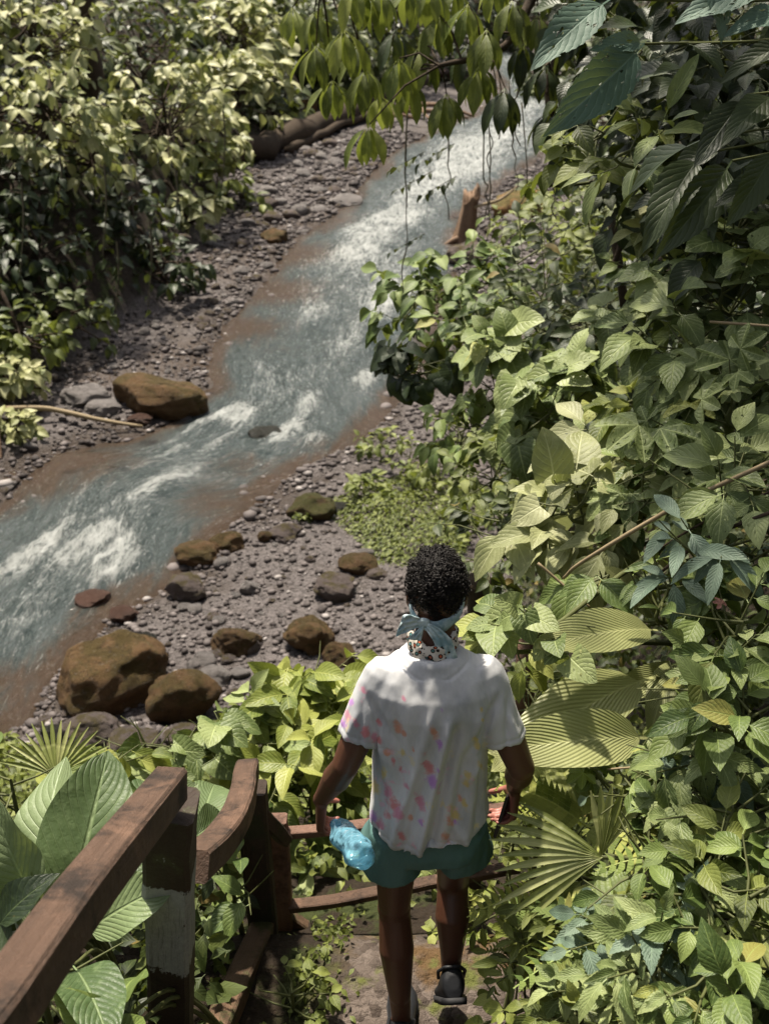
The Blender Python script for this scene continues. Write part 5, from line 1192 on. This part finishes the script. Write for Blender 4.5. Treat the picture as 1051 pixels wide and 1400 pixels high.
#SECTION PERSON
from mathutils import Euler
FT = Vector((.128, 2.34, -3.08))
def ell(c, r, rot=None, sub=3):
    V, F = ICO[sub]; V = V * np.array(r)
    if rot is not None: V = V @ np.array(Euler(rot).to_matrix()).T
    return V + np.array(c), F
def cap(mb, p, q, r1, r2, seg=14, flat=False):
    """tapered limb piece with rounded ends"""
    p = np.array(p, float); q = np.array(q, float); ax = q - p; L = np.linalg.norm(ax); ax /= L
    a = np.array([0, 0, 1.]) if abs(ax[2]) < .9 else np.array([1., 0, 0]); n = a - ax * (a @ ax); n /= np.linalg.norm(n); b = np.cross(ax, n)
    prof = [(-r1 * math.cos(t), r1 * math.sin(t)) for t in (.25, .6, 1.0, 1.4)] if not flat else []
    prof += [(0, r1)] + [(L, r2)] + ([(L + r2 * math.cos(t), r2 * math.sin(t)) for t in (1.4, 1.0, .6, .25)] if not flat else [])
    R = [[p + ax * s + (n * math.cos(w) + b * math.sin(w)) * r for w in np.linspace(0, 2 * math.pi, seg, endpoint=False)] for s, r in prof]
    mb.rings(R)
def addell(mb, c, r, rot=None, sub=3):
    V, F = ell(c, r, rot, sub); mb.add(V, [tuple(f) for f in F])
def voxel(mb, vox, smooth=6, fac=.5, sub=False):
    me = mb.mesh("temp", False)
    return bake(me, [('REMESH', dict(mode='VOXEL', voxel_size=vox, adaptivity=0.0)), ('SMOOTH', dict(factor=fac, iterations=smooth))])
def smooth_all(me): me.polygons.foreach_set("use_smooth", np.ones(len(me.polygons), bool)); return me

def m_skin():
    t = NT("dark_skin"); p = t.coord("Object"); n = t.noise(p, 14, 4, .6); n2 = t.noise(p, 160, 3, .6)
    c = t.mix(n, (.060, .024, .014), (.125, .052, .030)); c = t.mix(t.M('MULTIPLY', t.attr("palm"), .9), c, (.36, .14, .11))
    return t.fin(c, t.M('ADD', .36, t.M('MULTIPLY', n, .2)), t.bump(n2, .12, .002), .5, Subsurface_Weight=.06)
def m_shirt():
    t = NT("stained_white_shirt"); p = t.coord("Object"); st = t.attr("stain", 0); k = t.attr("amount")
    n = t.noise(p, 9, 4, .6); fine = t.noise(p, 420, 2, .5); g = t.noise(t.map(p, (1, 1, .35)), 7, 5, .65)
    base = t.mix(t.ss(g, .40, .72), (.60, .60, .605), (.36, .375, .40))
    br = t.noise(p, 60, 4, .7); kk = t.ss(t.M('ADD', k, t.M('MULTIPLY', t.M('SUBTRACT', br, .5), 1.5)), .25, .95)
    c = t.mix(t.M('MULTIPLY', kk, .72), base, st)
    hs = t.ss(t.noise(p, 26, 3, .6), .60, .72); c = t.mix(t.M('MULTIPLY', t.M('MULTIPLY', hs, t.attr("low")), .85), c, (.66, .42, .50))
    hs2 = t.ss(t.noise(t.map(p, (1, 1, 1), (.4, .9, .2)), 19, 3, .6), .64, .72); c = t.mix(t.M('MULTIPLY', t.M('MULTIPLY', hs2, t.attr("low")), .75), c, (.70, .60, .30))
    return t.fin(c, .85, t.bump(fine, .15, .001, t.bump(n, .12, .01)), .2, Sheen_Weight=.15)
def m_shorts():
    t = NT("teal_shorts"); p = t.coord("Object"); n = t.noise(t.map(p, (1, 1, .4)), 16, 5, .6)
    c = t.mix(n, (.05, .115, .108), (.12, .225, .21)); return t.fin(c, .62, t.bump(n, .35, .012), .35)
def m_leopard():
    t = NT("spotted_cloth"); p = t.coord("Object"); n = t.voro(p, 75); cell = t.voro(p, 75, out=1); s = t.n("ShaderNodeSeparateColor"); t.l(cell, s.inputs[0])
    ring = t.M('MULTIPLY', t.ss(n, .30, .36), t.M('SUBTRACT', 1.0, t.ss(n, .46, .52))); ring = t.M('MULTIPLY', t.M('SUBTRACT', 1.0, t.ss(n, .44, .50)), 1.0)
    inner = t.M('SUBTRACT', 1.0, t.ss(n, .24, .30))
    c = t.mix(ring, (.62, .57, .50), (.03, .02, .018)); ic = t.mix(t.ss(s.outputs[0], .45, .5), (.50, .12, .055), (.08, .20, .19)); c = t.mix(inner, c, ic)
    return t.fin(c, .8, t.bump(t.noise(p, 30), .4, .006), .2)
def m_band():
    t = NT("pale_blue_cloth"); p = t.coord("Object"); n = t.noise(p, 28, 5, .65)
    c = t.mix(t.ss(n, .35, .65), (.23, .36, .40), (.58, .68, .69)); return t.fin(c, .8, t.bump(n, .4, .006), .2)
def m_bottle():
    t = NT("blue_plastic"); p = t.coord("Object"); n = t.voro(p, 38, 'SMOOTH_F1')
    t.fin((.20, .44, .56), .05, t.bump(n, 1.0, .02), 1.0)
    tp = t.n("ShaderNodeBsdfTransparent"); tp.inputs[0].default_value = (.70, .90, .98, 1); mx = t.n("ShaderNodeMixShader")
    lw = t.n("ShaderNodeLayerWeight"); lw.inputs[0].default_value = .35; t.l(t.M('SUBTRACT', .60, t.M('MULTIPLY', lw.outputs[1], .45)), mx.inputs[0])
    t.l(t.b.outputs[0], mx.inputs[1]); t.l(tp.outputs[0], mx.inputs[2]); t.l(mx.outputs[0], t.o.inputs[0]); return t.m
man = thing("person", tuple(FT), "person walking away in a stained white shirt, teal shorts and pale blue headband", "person")

# joints in the person's own space (+Y is where they walk)
HD = np.array([.012, .085, 1.598]); NK = np.array([0, .03, 1.47])
SL, SR_ = np.array([-.132, .0, 1.385]), np.array([.138, .0, 1.385])
EL_, ER_ = np.array([-.236, -.06, 1.135]), np.array([.248, -.055, 1.125])
WL, WR = np.array([-.305, .005, .965]), np.array([.252, .055, .965])
HL, HR = np.array([-.088, .0, .90]), np.array([.088, .01, .90])
KL, KR = np.array([-.098, .03, .50]), np.array([.088, .12, .51])
AL, AR = np.array([-.074, -.05, .085]), np.array([.084, .01, .225])
def hand(mb, w, d, side, curl, palm_n, s=1.0):
    """palm plus four fingers and a thumb, each finger a bent chain of three; d = from wrist to knuckles, side = towards the thumb"""
    d = np.array(d, float); d /= np.linalg.norm(d); pn = np.array(palm_n, float); pn -= d * (d @ pn); pn /= np.linalg.norm(pn); sd = np.cross(d, pn); 
    if sd @ np.array(side) < 0: sd = -sd
    k = w + d * .085 * s
    for q in (-1, -.33, .33, 1): cap(mb, w + sd * q * .016 + d * .01, k + sd * q * .030, .0165, .0125, 10)
    tipz = []
    for i, (q, L) in enumerate(zip((1, .33, -.33, -1), (.068, .077, .071, .056))):
        a = k + sd * q * .030; ang = .25; r = .0098 - .0006 * i
        for j, f in enumerate((.45, .31, .24)):
            ang += curl * (.8 if j == 0 else 1.0)
            b = a + (d * math.cos(ang) + pn * math.sin(ang)) * L * f * s; cap(mb, a, b, r, r * .9, 8); a = b; r *= .92
        tipz.append(a)
    a = w + d * .022 + sd * .022; td = d * .62 + sd * .65 + pn * .35
    for L, r in ((.036, .0145), (.030, .0115), (.025, .0098)):
        td = td / np.linalg.norm(td); b = a + td * L * s; cap(mb, a, b, r, r * .88, 9); a = b; td = td * 1.0 + pn * .42 - sd * .12
    return tipz
mb = MB()
# torso (under the shirt), neck and head
addell(mb, (0, .01, .96), (.125, .085, .12)); addell(mb, (0, .02, 1.13), (.115, .08, .16)); addell(mb, (0, .005, 1.28), (.125, .08, .12))
cap(mb, SL + (.02, 0, -.03), SR_ + (-.02, 0, -.03), .036, .036)
cap(mb, (0, .012, 1.40), (.01, .055, 1.54), .056, .052, 18); cap(mb, (-.04, .0, 1.40), (.04, .0, 1.40), .035, .035)
addell(mb, HD + (0, .0, .02), (.070, .086, .092), (-.25, 0, 0), 4); addell(mb, HD + (0, .045, -.055), (.055, .06, .062), (-.2, 0, 0))
addell(mb, HD + (0, .098, -.03), (.012, .018, .022)); cap(mb, HD + (-.022, .096, -.066), HD + (.022, .096, -.066), .009, .009)      # nose, lips
for s in (-1, 1):
    addell(mb, HD + (s * .072, .01, -.018), (.009, .019, .031), (.15, 0, s * .35)); addell(mb, HD + (s * .03, .088, .0), (.016, .010, .008))
# arms
for S_, E_, W_, s in ((SL, EL_, WL, -1), (SR_, ER_, WR, 1)):
    cap(mb, S_ + (0, 0, -.03), S_ * .6 + E_ * .4, .034, .036); cap(mb, S_ * .6 + E_ * .4, S_ * .3 + E_ * .7, .036, .043); cap(mb, S_ * .3 + E_ * .7, E_, .044, .038); addell(mb, E_, (.038, .037, .040))
    cap(mb, E_, E_ * .62 + W_ * .38, .037, .041); cap(mb, E_ * .62 + W_ * .38, W_, .040, .0255); cap(mb, W_, W_ + (W_ - E_) * .08, .026, .025)
tl = hand(mb, WL + (-.003, .0, -.01), (-.10, .05, -.95), (.2, .9, 0), .62, (1, .1, -.1))
tr = hand(mb, WR + (.0, .003, -.008), (-.05, -.05, -.98), (-.4, .9, 0), .55, (-1, -.05, 0))
# legs, calves bulge backwards
for H_, K_, A_, s in ((HL, KL, AL, -1), (HR, KR, AR, 1)):
    addell(mb, H_ + (0, -.01, .01), (.07, .075, .08)); cap(mb, H_, K_ + (0, -.005, .03), .077, .051, 18); addell(mb, K_, (.052, .055, .06))
    m = K_ * .68 + A_ * .32 + np.array([0, -.018, 0]); cap(mb, K_, m, .048, .055, 16); cap(mb, m, A_ * .75 + K_ * .25 + (0, -.006, 0), .055, .036, 16); cap(mb, A_ * .8 + K_ * .2, A_, .035, .030, 14)
    addell(mb, A_ + (s * .022, .004, .0), (.013, .014, .016)); cg, sg = (1, 0) if s < 0 else (math.cos(.85), math.sin(.85)); rt_ = lambda y, z: A_ + np.array([0, y * cg + z * sg, -y * sg + z * cg])
    cap(mb, rt_(-.012, -.01), rt_(-.018, -.045), .028, .030); cap(mb, rt_(0, -.03), rt_(.12, -.055), .030, .026)
body = smooth_all(voxel(mb, .0042, 5))
V = co_of(body); dm = np.zeros(len(V))
palmR = WR + np.array([-.02, .0, -.07]); 
for W_, s in ((WR, -1), (WL, 1)):
    q = V - (W_ + np.array([0, .01, -.085])); dm = np.maximum(dm, (np.linalg.norm(q, axis=1) < .10) * sstep(.0, .02, s * q[:, 0] + .004) * (V[:, 2] < W_[2] - .02))
a = body.attributes.new("palm", 'FLOAT', 'POINT'); a.data.foreach_set("value", dm.astype(np.float32))
link("body", body, m_skin(), man)
# hair: tight curls over the skull
def m_hair():
    t = NT("black_hair"); return t.fin((.012, .009, .008), .5, None, .35)
mb = MB(); r = np.random.default_rng(11); HM = m_hair(); n = 0; HC = HD + np.array([0, .0, .040]); HRd = np.array([.073, .090, .085])
V0_, F0_ = ICO[4]; q = V0_ * (HRd * .95) * (1 + .05 * fbm(V0_ * 5, 3))[:, None]; q = q[:]; keep = q
hq = HC + q; hq[:, 2] = np.maximum(hq[:, 2], HD[2] - .040 - .5 * np.maximum(0, 0)); mb.add(hq, [tuple(f) for f in F0_])
cur = []
while n < 2600:
    d = r.normal(size=3); d /= np.linalg.norm(d); p = HC + d * HRd * r.uniform(.93, 1.05) * (1 + .05 * math.sin(d[0] * 9 + d[2] * 7))
    if p[2] < HD[2] - .034 or (d[1] > .62 and d[2] < .35): continue
    t1 = np.cross(d, r.normal(size=3)); t1 /= np.linalg.norm(t1); t2 = np.cross(d, t1); R = r.uniform(.0028, .006) ; h = r.uniform(.006, .018); ph = r.uniform(0, 6.28); tu = r.uniform(1.2, 2.0)
    pts = [p + (t1 * math.cos(ph + k * tu * 6.283 / 8) + t2 * math.sin(ph + k * tu * 6.283 / 8)) * R + d * (h * k / 8 - .003) for k in range(9)]
    mb.tube(pts, [.0012] * 9, 3, cap=False); n += 1
hair = mb.build("hair", HM, man); hair['kind'] = 'stuff'

# ---- shirt
mb = MB(); SEG = 48
def ring(z, cx, cy, rx, ry, back=0.0, dip=None):
    out = []
    for k in range(SEG):
        w = 2 * math.pi * k / SEG; x = math.cos(w); y = math.sin(w); e = .85
        xx = math.copysign(abs(x) ** e, x) * rx + cx; yy = math.copysign(abs(y) ** e, y) * ry + cy
        zz = z + (dip(xx, yy) if dip else 0); out.append((xx, yy, zz))
    return out
dip = lambda x, y: -.022 * math.exp(-((x + .03) / .05) ** 2) + .02 * math.exp(-((x - .02) / .022) ** 2) * (y < 0) + .012 * x / .17 + .030 * min(1.0, (x / .165) ** 2) ** 1.5
Rg = [ring(.898, 0, .0, .172, .140, dip=dip), ring(.93, 0, .0, .170, .138, dip=lambda x, y: dip(x, y) * .6), ring(1.0, 0, .0, .163, .130), ring(1.08, 0, .0, .157, .122), ring(1.16, 0, .0, .156, .118), ring(1.24, 0, -.003, .161, .118),
      ring(1.32, 0, -.006, .166, .114), ring(1.375, 0, -.004, .165, .102), ring(1.412, 0, .0, .150, .086), ring(1.440, 0, .004, .118, .072), ring(1.460, 0, .008, .084, .066), ring(1.470, 0, .012, .066, .062)]
mb.rings(Rg)
CL, CR = np.array([-.197, -.035, 1.215]), np.array([.203, -.032, 1.205])
for S_, C_ in ((SL, CL), (SR_, CR)):
    p0 = S_ * 1.0 + (0, 0, -.004); mb_r = []
    ax = (C_ - p0); L = np.linalg.norm(ax); ax /= L; n1 = np.cross(ax, [0, 1, 0]); n1 /= np.linalg.norm(n1); n2 = np.cross(ax, n1)
    for t, rr in ((-.28, .045), (-.12, .058), (.1, .061), (.35, .060), (.7, .059), (1.0, .060)):
        mb_r.append([p0 + ax * L * t + (n1 * math.cos(w) * rr + n2 * math.sin(w) * rr * .98) for w in np.linspace(0, 2 * math.pi, 28, endpoint=False)])
    mb.rings(mb_r)
shirt = smooth_all(voxel(mb, .0045, 7))
V = co_of(shirt); N = no_of(shirt)
def fold(x0, z0, x1, z1, w, dep, front=False):
    e = np.array([x1 - x0, z1 - z0]); L = np.linalg.norm(e); e /= L; qx, qz = V[:, 0] - x0, V[:, 2] - z0
    t = qx * e[0] + qz * e[1]; c = -qx * e[1] + qz * e[0]; m = sstep(-.04, .03, t) * (1 - sstep(L - .04, L + .04, t)) * (V[:, 1] < .04)
    return m * dep * np.exp(-(c / w) ** 2)
D = np.zeros(len(V))
for f in [(.04, 1.32, -.035, .87, .012, .013), (.065, 1.30, -.005, .87, .013, -.012), (.0, 1.36, -.08, 1.02, .015, .006), (-.10, 1.33, -.06, 1.0, .016, -.006), (-.14, 1.27, -.09, .9, .012, .007), (.12, 1.33, .10, .9, .014, .007), (.14, 1.25, .13, .95, .010, -.006),
          (.09, 1.2, .05, .88, .014, -.007), (-.05, 1.15, -.11, .88, .012, .007), (-.02, 1.12, -.07, .9, .010, -.006), (-.17, 1.36, -.10, 1.24, .012, -.007), (.17, 1.36, .10, 1.22, .012, -.007), (-.15, 1.27, -.10, 1.14, .01, .006), (.15, 1.27, .10, 1.12, .01, .006), (-.155, 1.30, -.12, 1.2, .007, -.004), (.155, 1.30, .12, 1.19, .007, -.004),
          (-.2, 1.31, -.24, 1.22, .01, .006), (.2, 1.31, .24, 1.22, .01, .006), (-.19, 1.34, -.19, 1.2, .008, -.005), (.20, 1.34, .20, 1.2, .008, -.005), (.05, 1.0, .12, .87, .012, .006), (-.12, 1.08, -.16, .87, .01, -.006)]:
    f = list(f); f[5] *= 1.5; D += fold(*f)
D += .009 * fbm(V * np.array([13, 13, 4.5]), 3) + .0022 * fbm(V * np.array([40, 40, 14]) + 3, 2)
hem = .0025 * (np.exp(-((V[:, 2] - .918 - .5 * np.array([dip(x, -1) for x in V[:, 0]])) / .004) ** 2)); D -= hem
for C_, S_ in ((CL, SL), (CR, SR_)):
    ax = (C_ - S_); ax /= np.linalg.norm(ax); D -= .002 * np.exp(-((((V - C_) @ ax) + .02) / .0035) ** 2) * (np.linalg.norm(V - C_, axis=1) < .12)
rr = np.hypot(V[:, 0] / .071, (V[:, 1] - .012) / .066); D += .003 * np.exp(-((rr - 1.05) / .12) ** 2) * (V[:, 2] > 1.44) - .003 * np.exp(-((rr - 1.38) / .05) ** 2) * (V[:, 2] > 1.43)
V = V + N * D[:, None]; set_co(shirt, V)
PINK, ORG, PUR, YEL, RED = (.62, .17, .28), (.62, .22, .10), (.42, .12, .55), (.62, .46, .10), (.60, .13, .14)
SP_ = [(545, 997, ORG, 6), (552, 1003, ORG, 4), (592, 1000, ORG, 7), (600, 1018, PUR, 7), (565, 1026, ORG, 4), (528, 1030, ORG, 6), (538, 1040, RED, 6), (547, 1050, RED, 6), (525, 1058, YEL, 7), (512, 1075, YEL, 8), (586, 1048, RED, 8), (598, 1052, PUR, 4), (592, 1070, PUR, 8),
       (530, 1082, PINK, 8), (538, 1100, RED, 10), (545, 1112, PINK, 9), (575, 1098, PINK, 8), (510, 1118, PUR, 6), (520, 1128, PINK, 6), (575, 1125, PUR, 4), (640, 1060, YEL, 7), (638, 1072, YEL, 6), (635, 1100, YEL, 6), (618, 1110, YEL, 9), (622, 1122, PUR, 4), (616, 1124, ORG, 6),
       (652, 1020, YEL, 5), (650, 1010, YEL, 4), (610, 1145, ORG, 6), (548, 1143, RED, 5), (475, 978, PINK, 7), (487, 990, PINK, 7), (480, 960, PUR, 5), (500, 1002, RED, 7), (512, 1008, PINK, 8), (518, 1012, RED, 5), (470, 990, PUR, 5), (497, 945, PINK, 5), (517, 985, RED, 5), (552, 955, PINK, 3), (604, 970, PUR, 2), (660, 985, YEL, 3), (658, 970, YEL, 3),
       (555, 1075, PINK, 6), (562, 1118, ORG, 5), (530, 1115, RED, 6), (550, 1030, YEL, 4), (655, 1045, YEL, 4), (628, 1090, ORG, 4)]
u, v, _ = proj(V + np.array(FT)); colr = np.zeros((len(V), 3)) + .6; amt = np.zeros(len(V)); back = V[:, 1] < .03
for (a_, b_, c_, s_) in SP_:
    q = s_ * 1.3 * (1 + .9 * fbm(V[:, [0, 2, 1]] * 42 + a_, 2)); du, dv_ = (u - a_) * 1.05 - (v - b_) * .35, (v - b_) * .62 + (u - a_) * .1
    k = np.exp(-((du ** 2 + dv_ ** 2) / (q * .75) ** 2)) * back; m = k > amt; colr[m] = c_; amt = np.maximum(amt, k)
for nm, av in (("amount", amt), ("low", sstep(1.34, 1.08, V[:, 2]) * 1.0 + .8 * (V[:, 0] < -.18))):
    a = shirt.attributes.new(nm, 'FLOAT', 'POINT'); a.data.foreach_set("value", av.astype(np.float32))
a = shirt.attributes.new("stain", 'FLOAT_COLOR', 'POINT'); a.data.foreach_set("color", np.c_[colr, np.ones(len(V))].astype(np.float32).ravel())
link("shirt", shirt, m_shirt(), man)
# collar rib
mb = MB(); mb.tube([(0.066 * math.cos(w), .012 + .061 * math.sin(w), 1.464 + .006 * math.sin(w)) for w in np.linspace(0, 2 * math.pi, 40)], .0062, 8, cap=False)
link("collar", mb.mesh("collar"), m_plain("white_rib", (.70, .70, .70), .85, .2, .1, 60), man)
# ---- shorts
mb = MB()
mb.rings([ring(.98, 0, .0, .140, .100), ring(.91, 0, -.004, .152, .114), ring(.84, 0, -.004, .162, .120), ring(.80, 0, 0, .162, .116)])
for H_, K_, s in ((HL, KL, -1), (HR, KR, 1)):
    c0 = H_ + np.array([s * .002, -.005, -.04]); 
    rows = [(.02, .081, .100), (-.04, .086, .108), (-.085, .091, .113), (-.130, .096, .117)]
    mb.rings([[(c0[0] + s * .004 * i + rx * math.cos(w), c0[1] + (K_[1] - H_[1]) * (-dz / .4) + ry * math.sin(w), c0[2] + dz) for w in np.linspace(0, 2 * math.pi, 28, endpoint=False)] for i, (dz, rx, ry) in enumerate(rows)])
sh = smooth_all(voxel(mb, .0055, 4)); V = co_of(sh); N = no_of(sh)
V = V + N * (.013 * fbm(V * np.array([13, 13, 4]), 3) + .003 * fbm(V * np.array([30, 30, 10]), 2))[:, None]
bulge = np.exp(-(((V[:, 0] + .18) / .05) ** 2 + ((V[:, 2] - .78) / .05) ** 2)); V[:, 0] -= .018 * bulge; set_co(sh, V)
link("shorts", sh, m_shorts(), man)
# ---- headband: a crumpled strip round the head, knot, bow and two tails
BM = m_band()
mb = MB(); R = []
bc = HD + np.array([0, .004, -.018])
for k in range(57):
    w = 2 * math.pi * k / 56; x, y = math.cos(w), math.sin(w); prof = []
    cz = bc[2] + .030 * y + .012 * x
    for j in range(8):
        q = 2 * math.pi * j / 8; th = .0055 + .0018 * math.sin(w * 7 + j); hh = .0165 * (1 + .2 * math.sin(w * 3))
        rr_ = 1 + 0 * j; rad = np.array([x * (.0715 + th * math.cos(q)), y * (.0895 + th * math.cos(q)), 0])
        prof.append((bc[0] + rad[0], bc[1] + rad[1], cz + hh * math.sin(q) + .002 * math.sin(w * 11 + j * 2)))
    R.append(prof)
mb.rings(R, cap=False); hb = link("headband", mb.mesh("headband"), BM, man)
def cloth(name, rows, parent=hb, th=.003):
    """rows: list of (centre, half-width vector, fold amplitude)"""
    V = []; m = 11; nrm = np.array([0, -1, .3]); n = len(rows)
    rr = catmull([tuple(np.r_[np.array(c, float), np.array(w, float), f]) for c, w, f in rows], 5)
    for i, q in enumerate(rr):
        for j in range(m):
            s = j / (m - 1) * 2 - 1; V.append(q[:3] + q[3:6] * s + nrm * (q[6] * math.sin(j * 2.0 + i * .25) + .002 * math.sin(i * 1.1 + j)))
    me = mesh_np(name, V, grid_faces(m, len(rr))); me = bake(me, [('SOLIDIFY', dict(thickness=th)), ('SUBSURF', dict(levels=1, render_levels=1))]); smooth_all(me)
    return link(name, me, BM, parent)
kn = HD + np.array([-.038, -.090, -.034])
mbk = MB(); addell(mbk, kn, (.017, .013, .019)); me = mbk.mesh("knot"); VV = co_of(me); VV += (fbm(VV * 60, 3) * .004)[:, None]; set_co(me, VV); link("knot", me, BM, hb)
cloth("bow_loop", [(kn, (0, 0, .008), .002), (kn + (-.025, -.008, .006), (.004, 0, .020), .003), (kn + (-.050, -.010, .004), (.008, 0, .031), .004), (kn + (-.064, -.008, -.004), (.010, 0, .034), .003)])
cloth("tail", [(kn + (.0, -.004, 0), (.004, 0, .007), .001), (kn + (.022, -.014, -.010), (.012, 0, .010), .003), (kn + (.048, -.022, -.040), (.021, 0, .008), .004), (kn + (.058, -.024, -.078), (.027, 0, .002), .004), (kn + (.064, -.020, -.098), (.030, 0, -.006), .003)])
cloth("tail", [(kn, (0, 0, .008), .001), (kn + (-.015, -.012, -.018), (.014, 0, .006), .003), (kn + (-.026, -.014, -.042), (.019, 0, -.003), .003)])
# ---- neck bandana
mb = MB(); R = []
for k in range(65):
    w = 2 * math.pi * k / 64; x, y = math.cos(w), math.sin(w); prof = []; cz = 1.506 + .020 * y
    for j in range(12):
        q = 2 * math.pi * j / 12; th = .009 + .003 * math.sin(w * 5 + j * 1.3); hh = .022 + .003 * math.sin(w * 4)
        a_ = .058 + th * math.cos(q) + .004 * math.sin(q * 3 + w * 6) - .006 * math.sin(q); prof.append((x * a_, .030 + y * (a_ + .004), cz + hh * math.sin(q)))
    R.append(prof)
mb.rings(R, cap=False); link("neck_scarf", mb.mesh("neck_scarf"), m_leopard(), man)
# ---- shoes
SM = m_plain("black_rubber", (.012, .013, .016), .55, .4, .3, 40); SO = m_plain("dark_sole", (.03, .03, .033), .7, .3, .3, 60)
for A_, ang, yaw in ((AL, .0, .05), (AR, .85, -.05)):
    mb = MB(); rows = []
    for y, w_, h0, h1 in ((-.075, .022, -.045, .0), (-.068, .034, -.078, .022), (-.04, .040, -.082, .034), (0, .041, -.082, .016), (.05, .044, -.082, -.012), (.10, .049, -.080, -.028), (.15, .046, -.076, -.038), (.185, .028, -.070, -.048)):
        rows.append([(w_ * math.cos(q), y, (h0 + h1) / 2 + (h1 - h0) / 2 * math.sin(q)) for q in np.linspace(0, 2 * math.pi, 20, endpoint=False)])
    mb.rings(rows); me = smooth_all(voxel(mb, .005, 3)); M_ = Euler((-ang, 0, -yaw)).to_matrix().to_4x4()
    o = link("shoe", me, SM, man); o.matrix_basis = Matrix.Translation(Vector(A_)) @ M_
    mb = MB(); mb.rings([[(w_ * .98 * math.cos(q), y, z) for q, z in [(q, 0) for q in ()]] or [(x_, y, z_) for x_, z_ in ((-w_, -.086), (w_, -.086), (w_ * 1.03, -.066), (-w_ * 1.03, -.066))] for y, w_ in ((-.077, .022), (-.066, .038), (-.03, .043), (.05, .045), (.10, .051), (.15, .047), (.190, .022))])
    so = mb.build("sole", SO, o)
    for s in (-1, 1):
        mb = MB(); mb.tube([(s * .040, .01, -.01), (s * .043, -.03, .01), (s * .025, -.066, .022), (0, -.078, .024)], .006, 6); mb.build("heel_strap", SM, o)
# ---- things in the hands
hl = WL + np.array([.030, .0, -.105])
def bottle():
    ax0 = Vector(FT) + Vector(hl) + Vector((.008, -.035, .030)); p2 = at(496, 1172, 2.74); ax = (p2 - ax0); L = ax.length
    t = thing("bottle", tuple(ax0), "crumpled pale blue plastic bottle held in the person's left hand", "bottle")
    q = ax.to_track_quat('Z', 'Y'); mb = MB(); R = []
    prof = [(z_, r_) for z_, r_ in ((0, .014), (.04, .014), (.06, .0165), (.12, .027), (.2, .036))] + [(.22 + .01 * k, .040) for k in range(74)] + [(.98, .038), (1.0, .030)]
    _old = [(0, .014), (.04, .014), (.06, .0165), (.12, .030), (.2, .040), (.26, .041), (.29, .037), (.33, .041), (.40, .042), (.44, .037), (.48, .042), (.55, .042), (.60, .037), (.64, .042), (.72, .042), (.76, .038), (.80, .043), (.92, .043), (.98, .039), (1.0, .030)]
    for z, r_ in prof:
        R.append([(r_ * math.cos(w) * (1 + .10 * math.sin(w * 3 + z * 11)), r_ * math.sin(w) * (1 + .12 * math.sin(w * 2 + z * 17)), z * L) for w in np.linspace(0, 2 * math.pi, 40, endpoint=False)])
    mb.rings(R); me = mb.mesh("shell"); V = co_of(me); V[:, :2] *= ((.84 + .05 * np.sin(V[:, 2] * 330)) * (1 + .30 * np.abs(fbm(V * 26, 2))))[:, None]; set_co(me, V)
    o = link("shell", me, m_bottle(), t); o.rotation_mode = 'QUATERNION'; o.rotation_quaternion = q
    mb = MB(); mb.tube([(0, 0, -.016), (0, 0, .006)], .016, 16); c = mb.build("cap", m_plain("blue_cap", (.10, .35, .60), .4, .5), t); c.rotation_mode = 'QUATERNION'; c.rotation_quaternion = q
bottle()
def slab(name, c, d, n, w, h, th, label):
    d = Vector(d).normalized(); n = Vector(n); n = (n - d * n.dot(d)).normalized(); x = d.cross(n)
    t = thing(name, tuple(Vector(FT) + Vector(c)), label, "phone"); M_ = Matrix((x, d, n)).transposed().to_4x4()
    def box(w_, h_, t_, z):
        import bmesh
        bm = bmesh.new(); bmesh.ops.create_cube(bm, size=1.0); bmesh.ops.scale(bm, vec=(w_, h_, t_), verts=bm.verts); bmesh.ops.translate(bm, vec=(0, 0, z), verts=bm.verts)
        bmesh.ops.bevel(bm, geom=[e for e in bm.edges], offset=t_ * .3, segments=2, affect='EDGES'); me = bpy.data.meshes.new("m"); bm.to_mesh(me); bm.free(); return me
    for nm, me, mt in (("case", box(w, h, th, 0), m_plain("dark_case", (.02, .018, .018), .35, .5, .1)), ("screen", box(w * .93, h * .95, th * .2, th * .5), m_plain("phone_glass", (.01, .01, .012), .08, .6, .05))):
        o = link(nm, me, mt, t); o.matrix_basis = M_
slab("phone", WR + np.array([-.030, -.005, -.105]), (-.25, -.25, -.9), (-.75, .3, .1), .068, .135, .009, "dark phone held upright in the person's right hand")
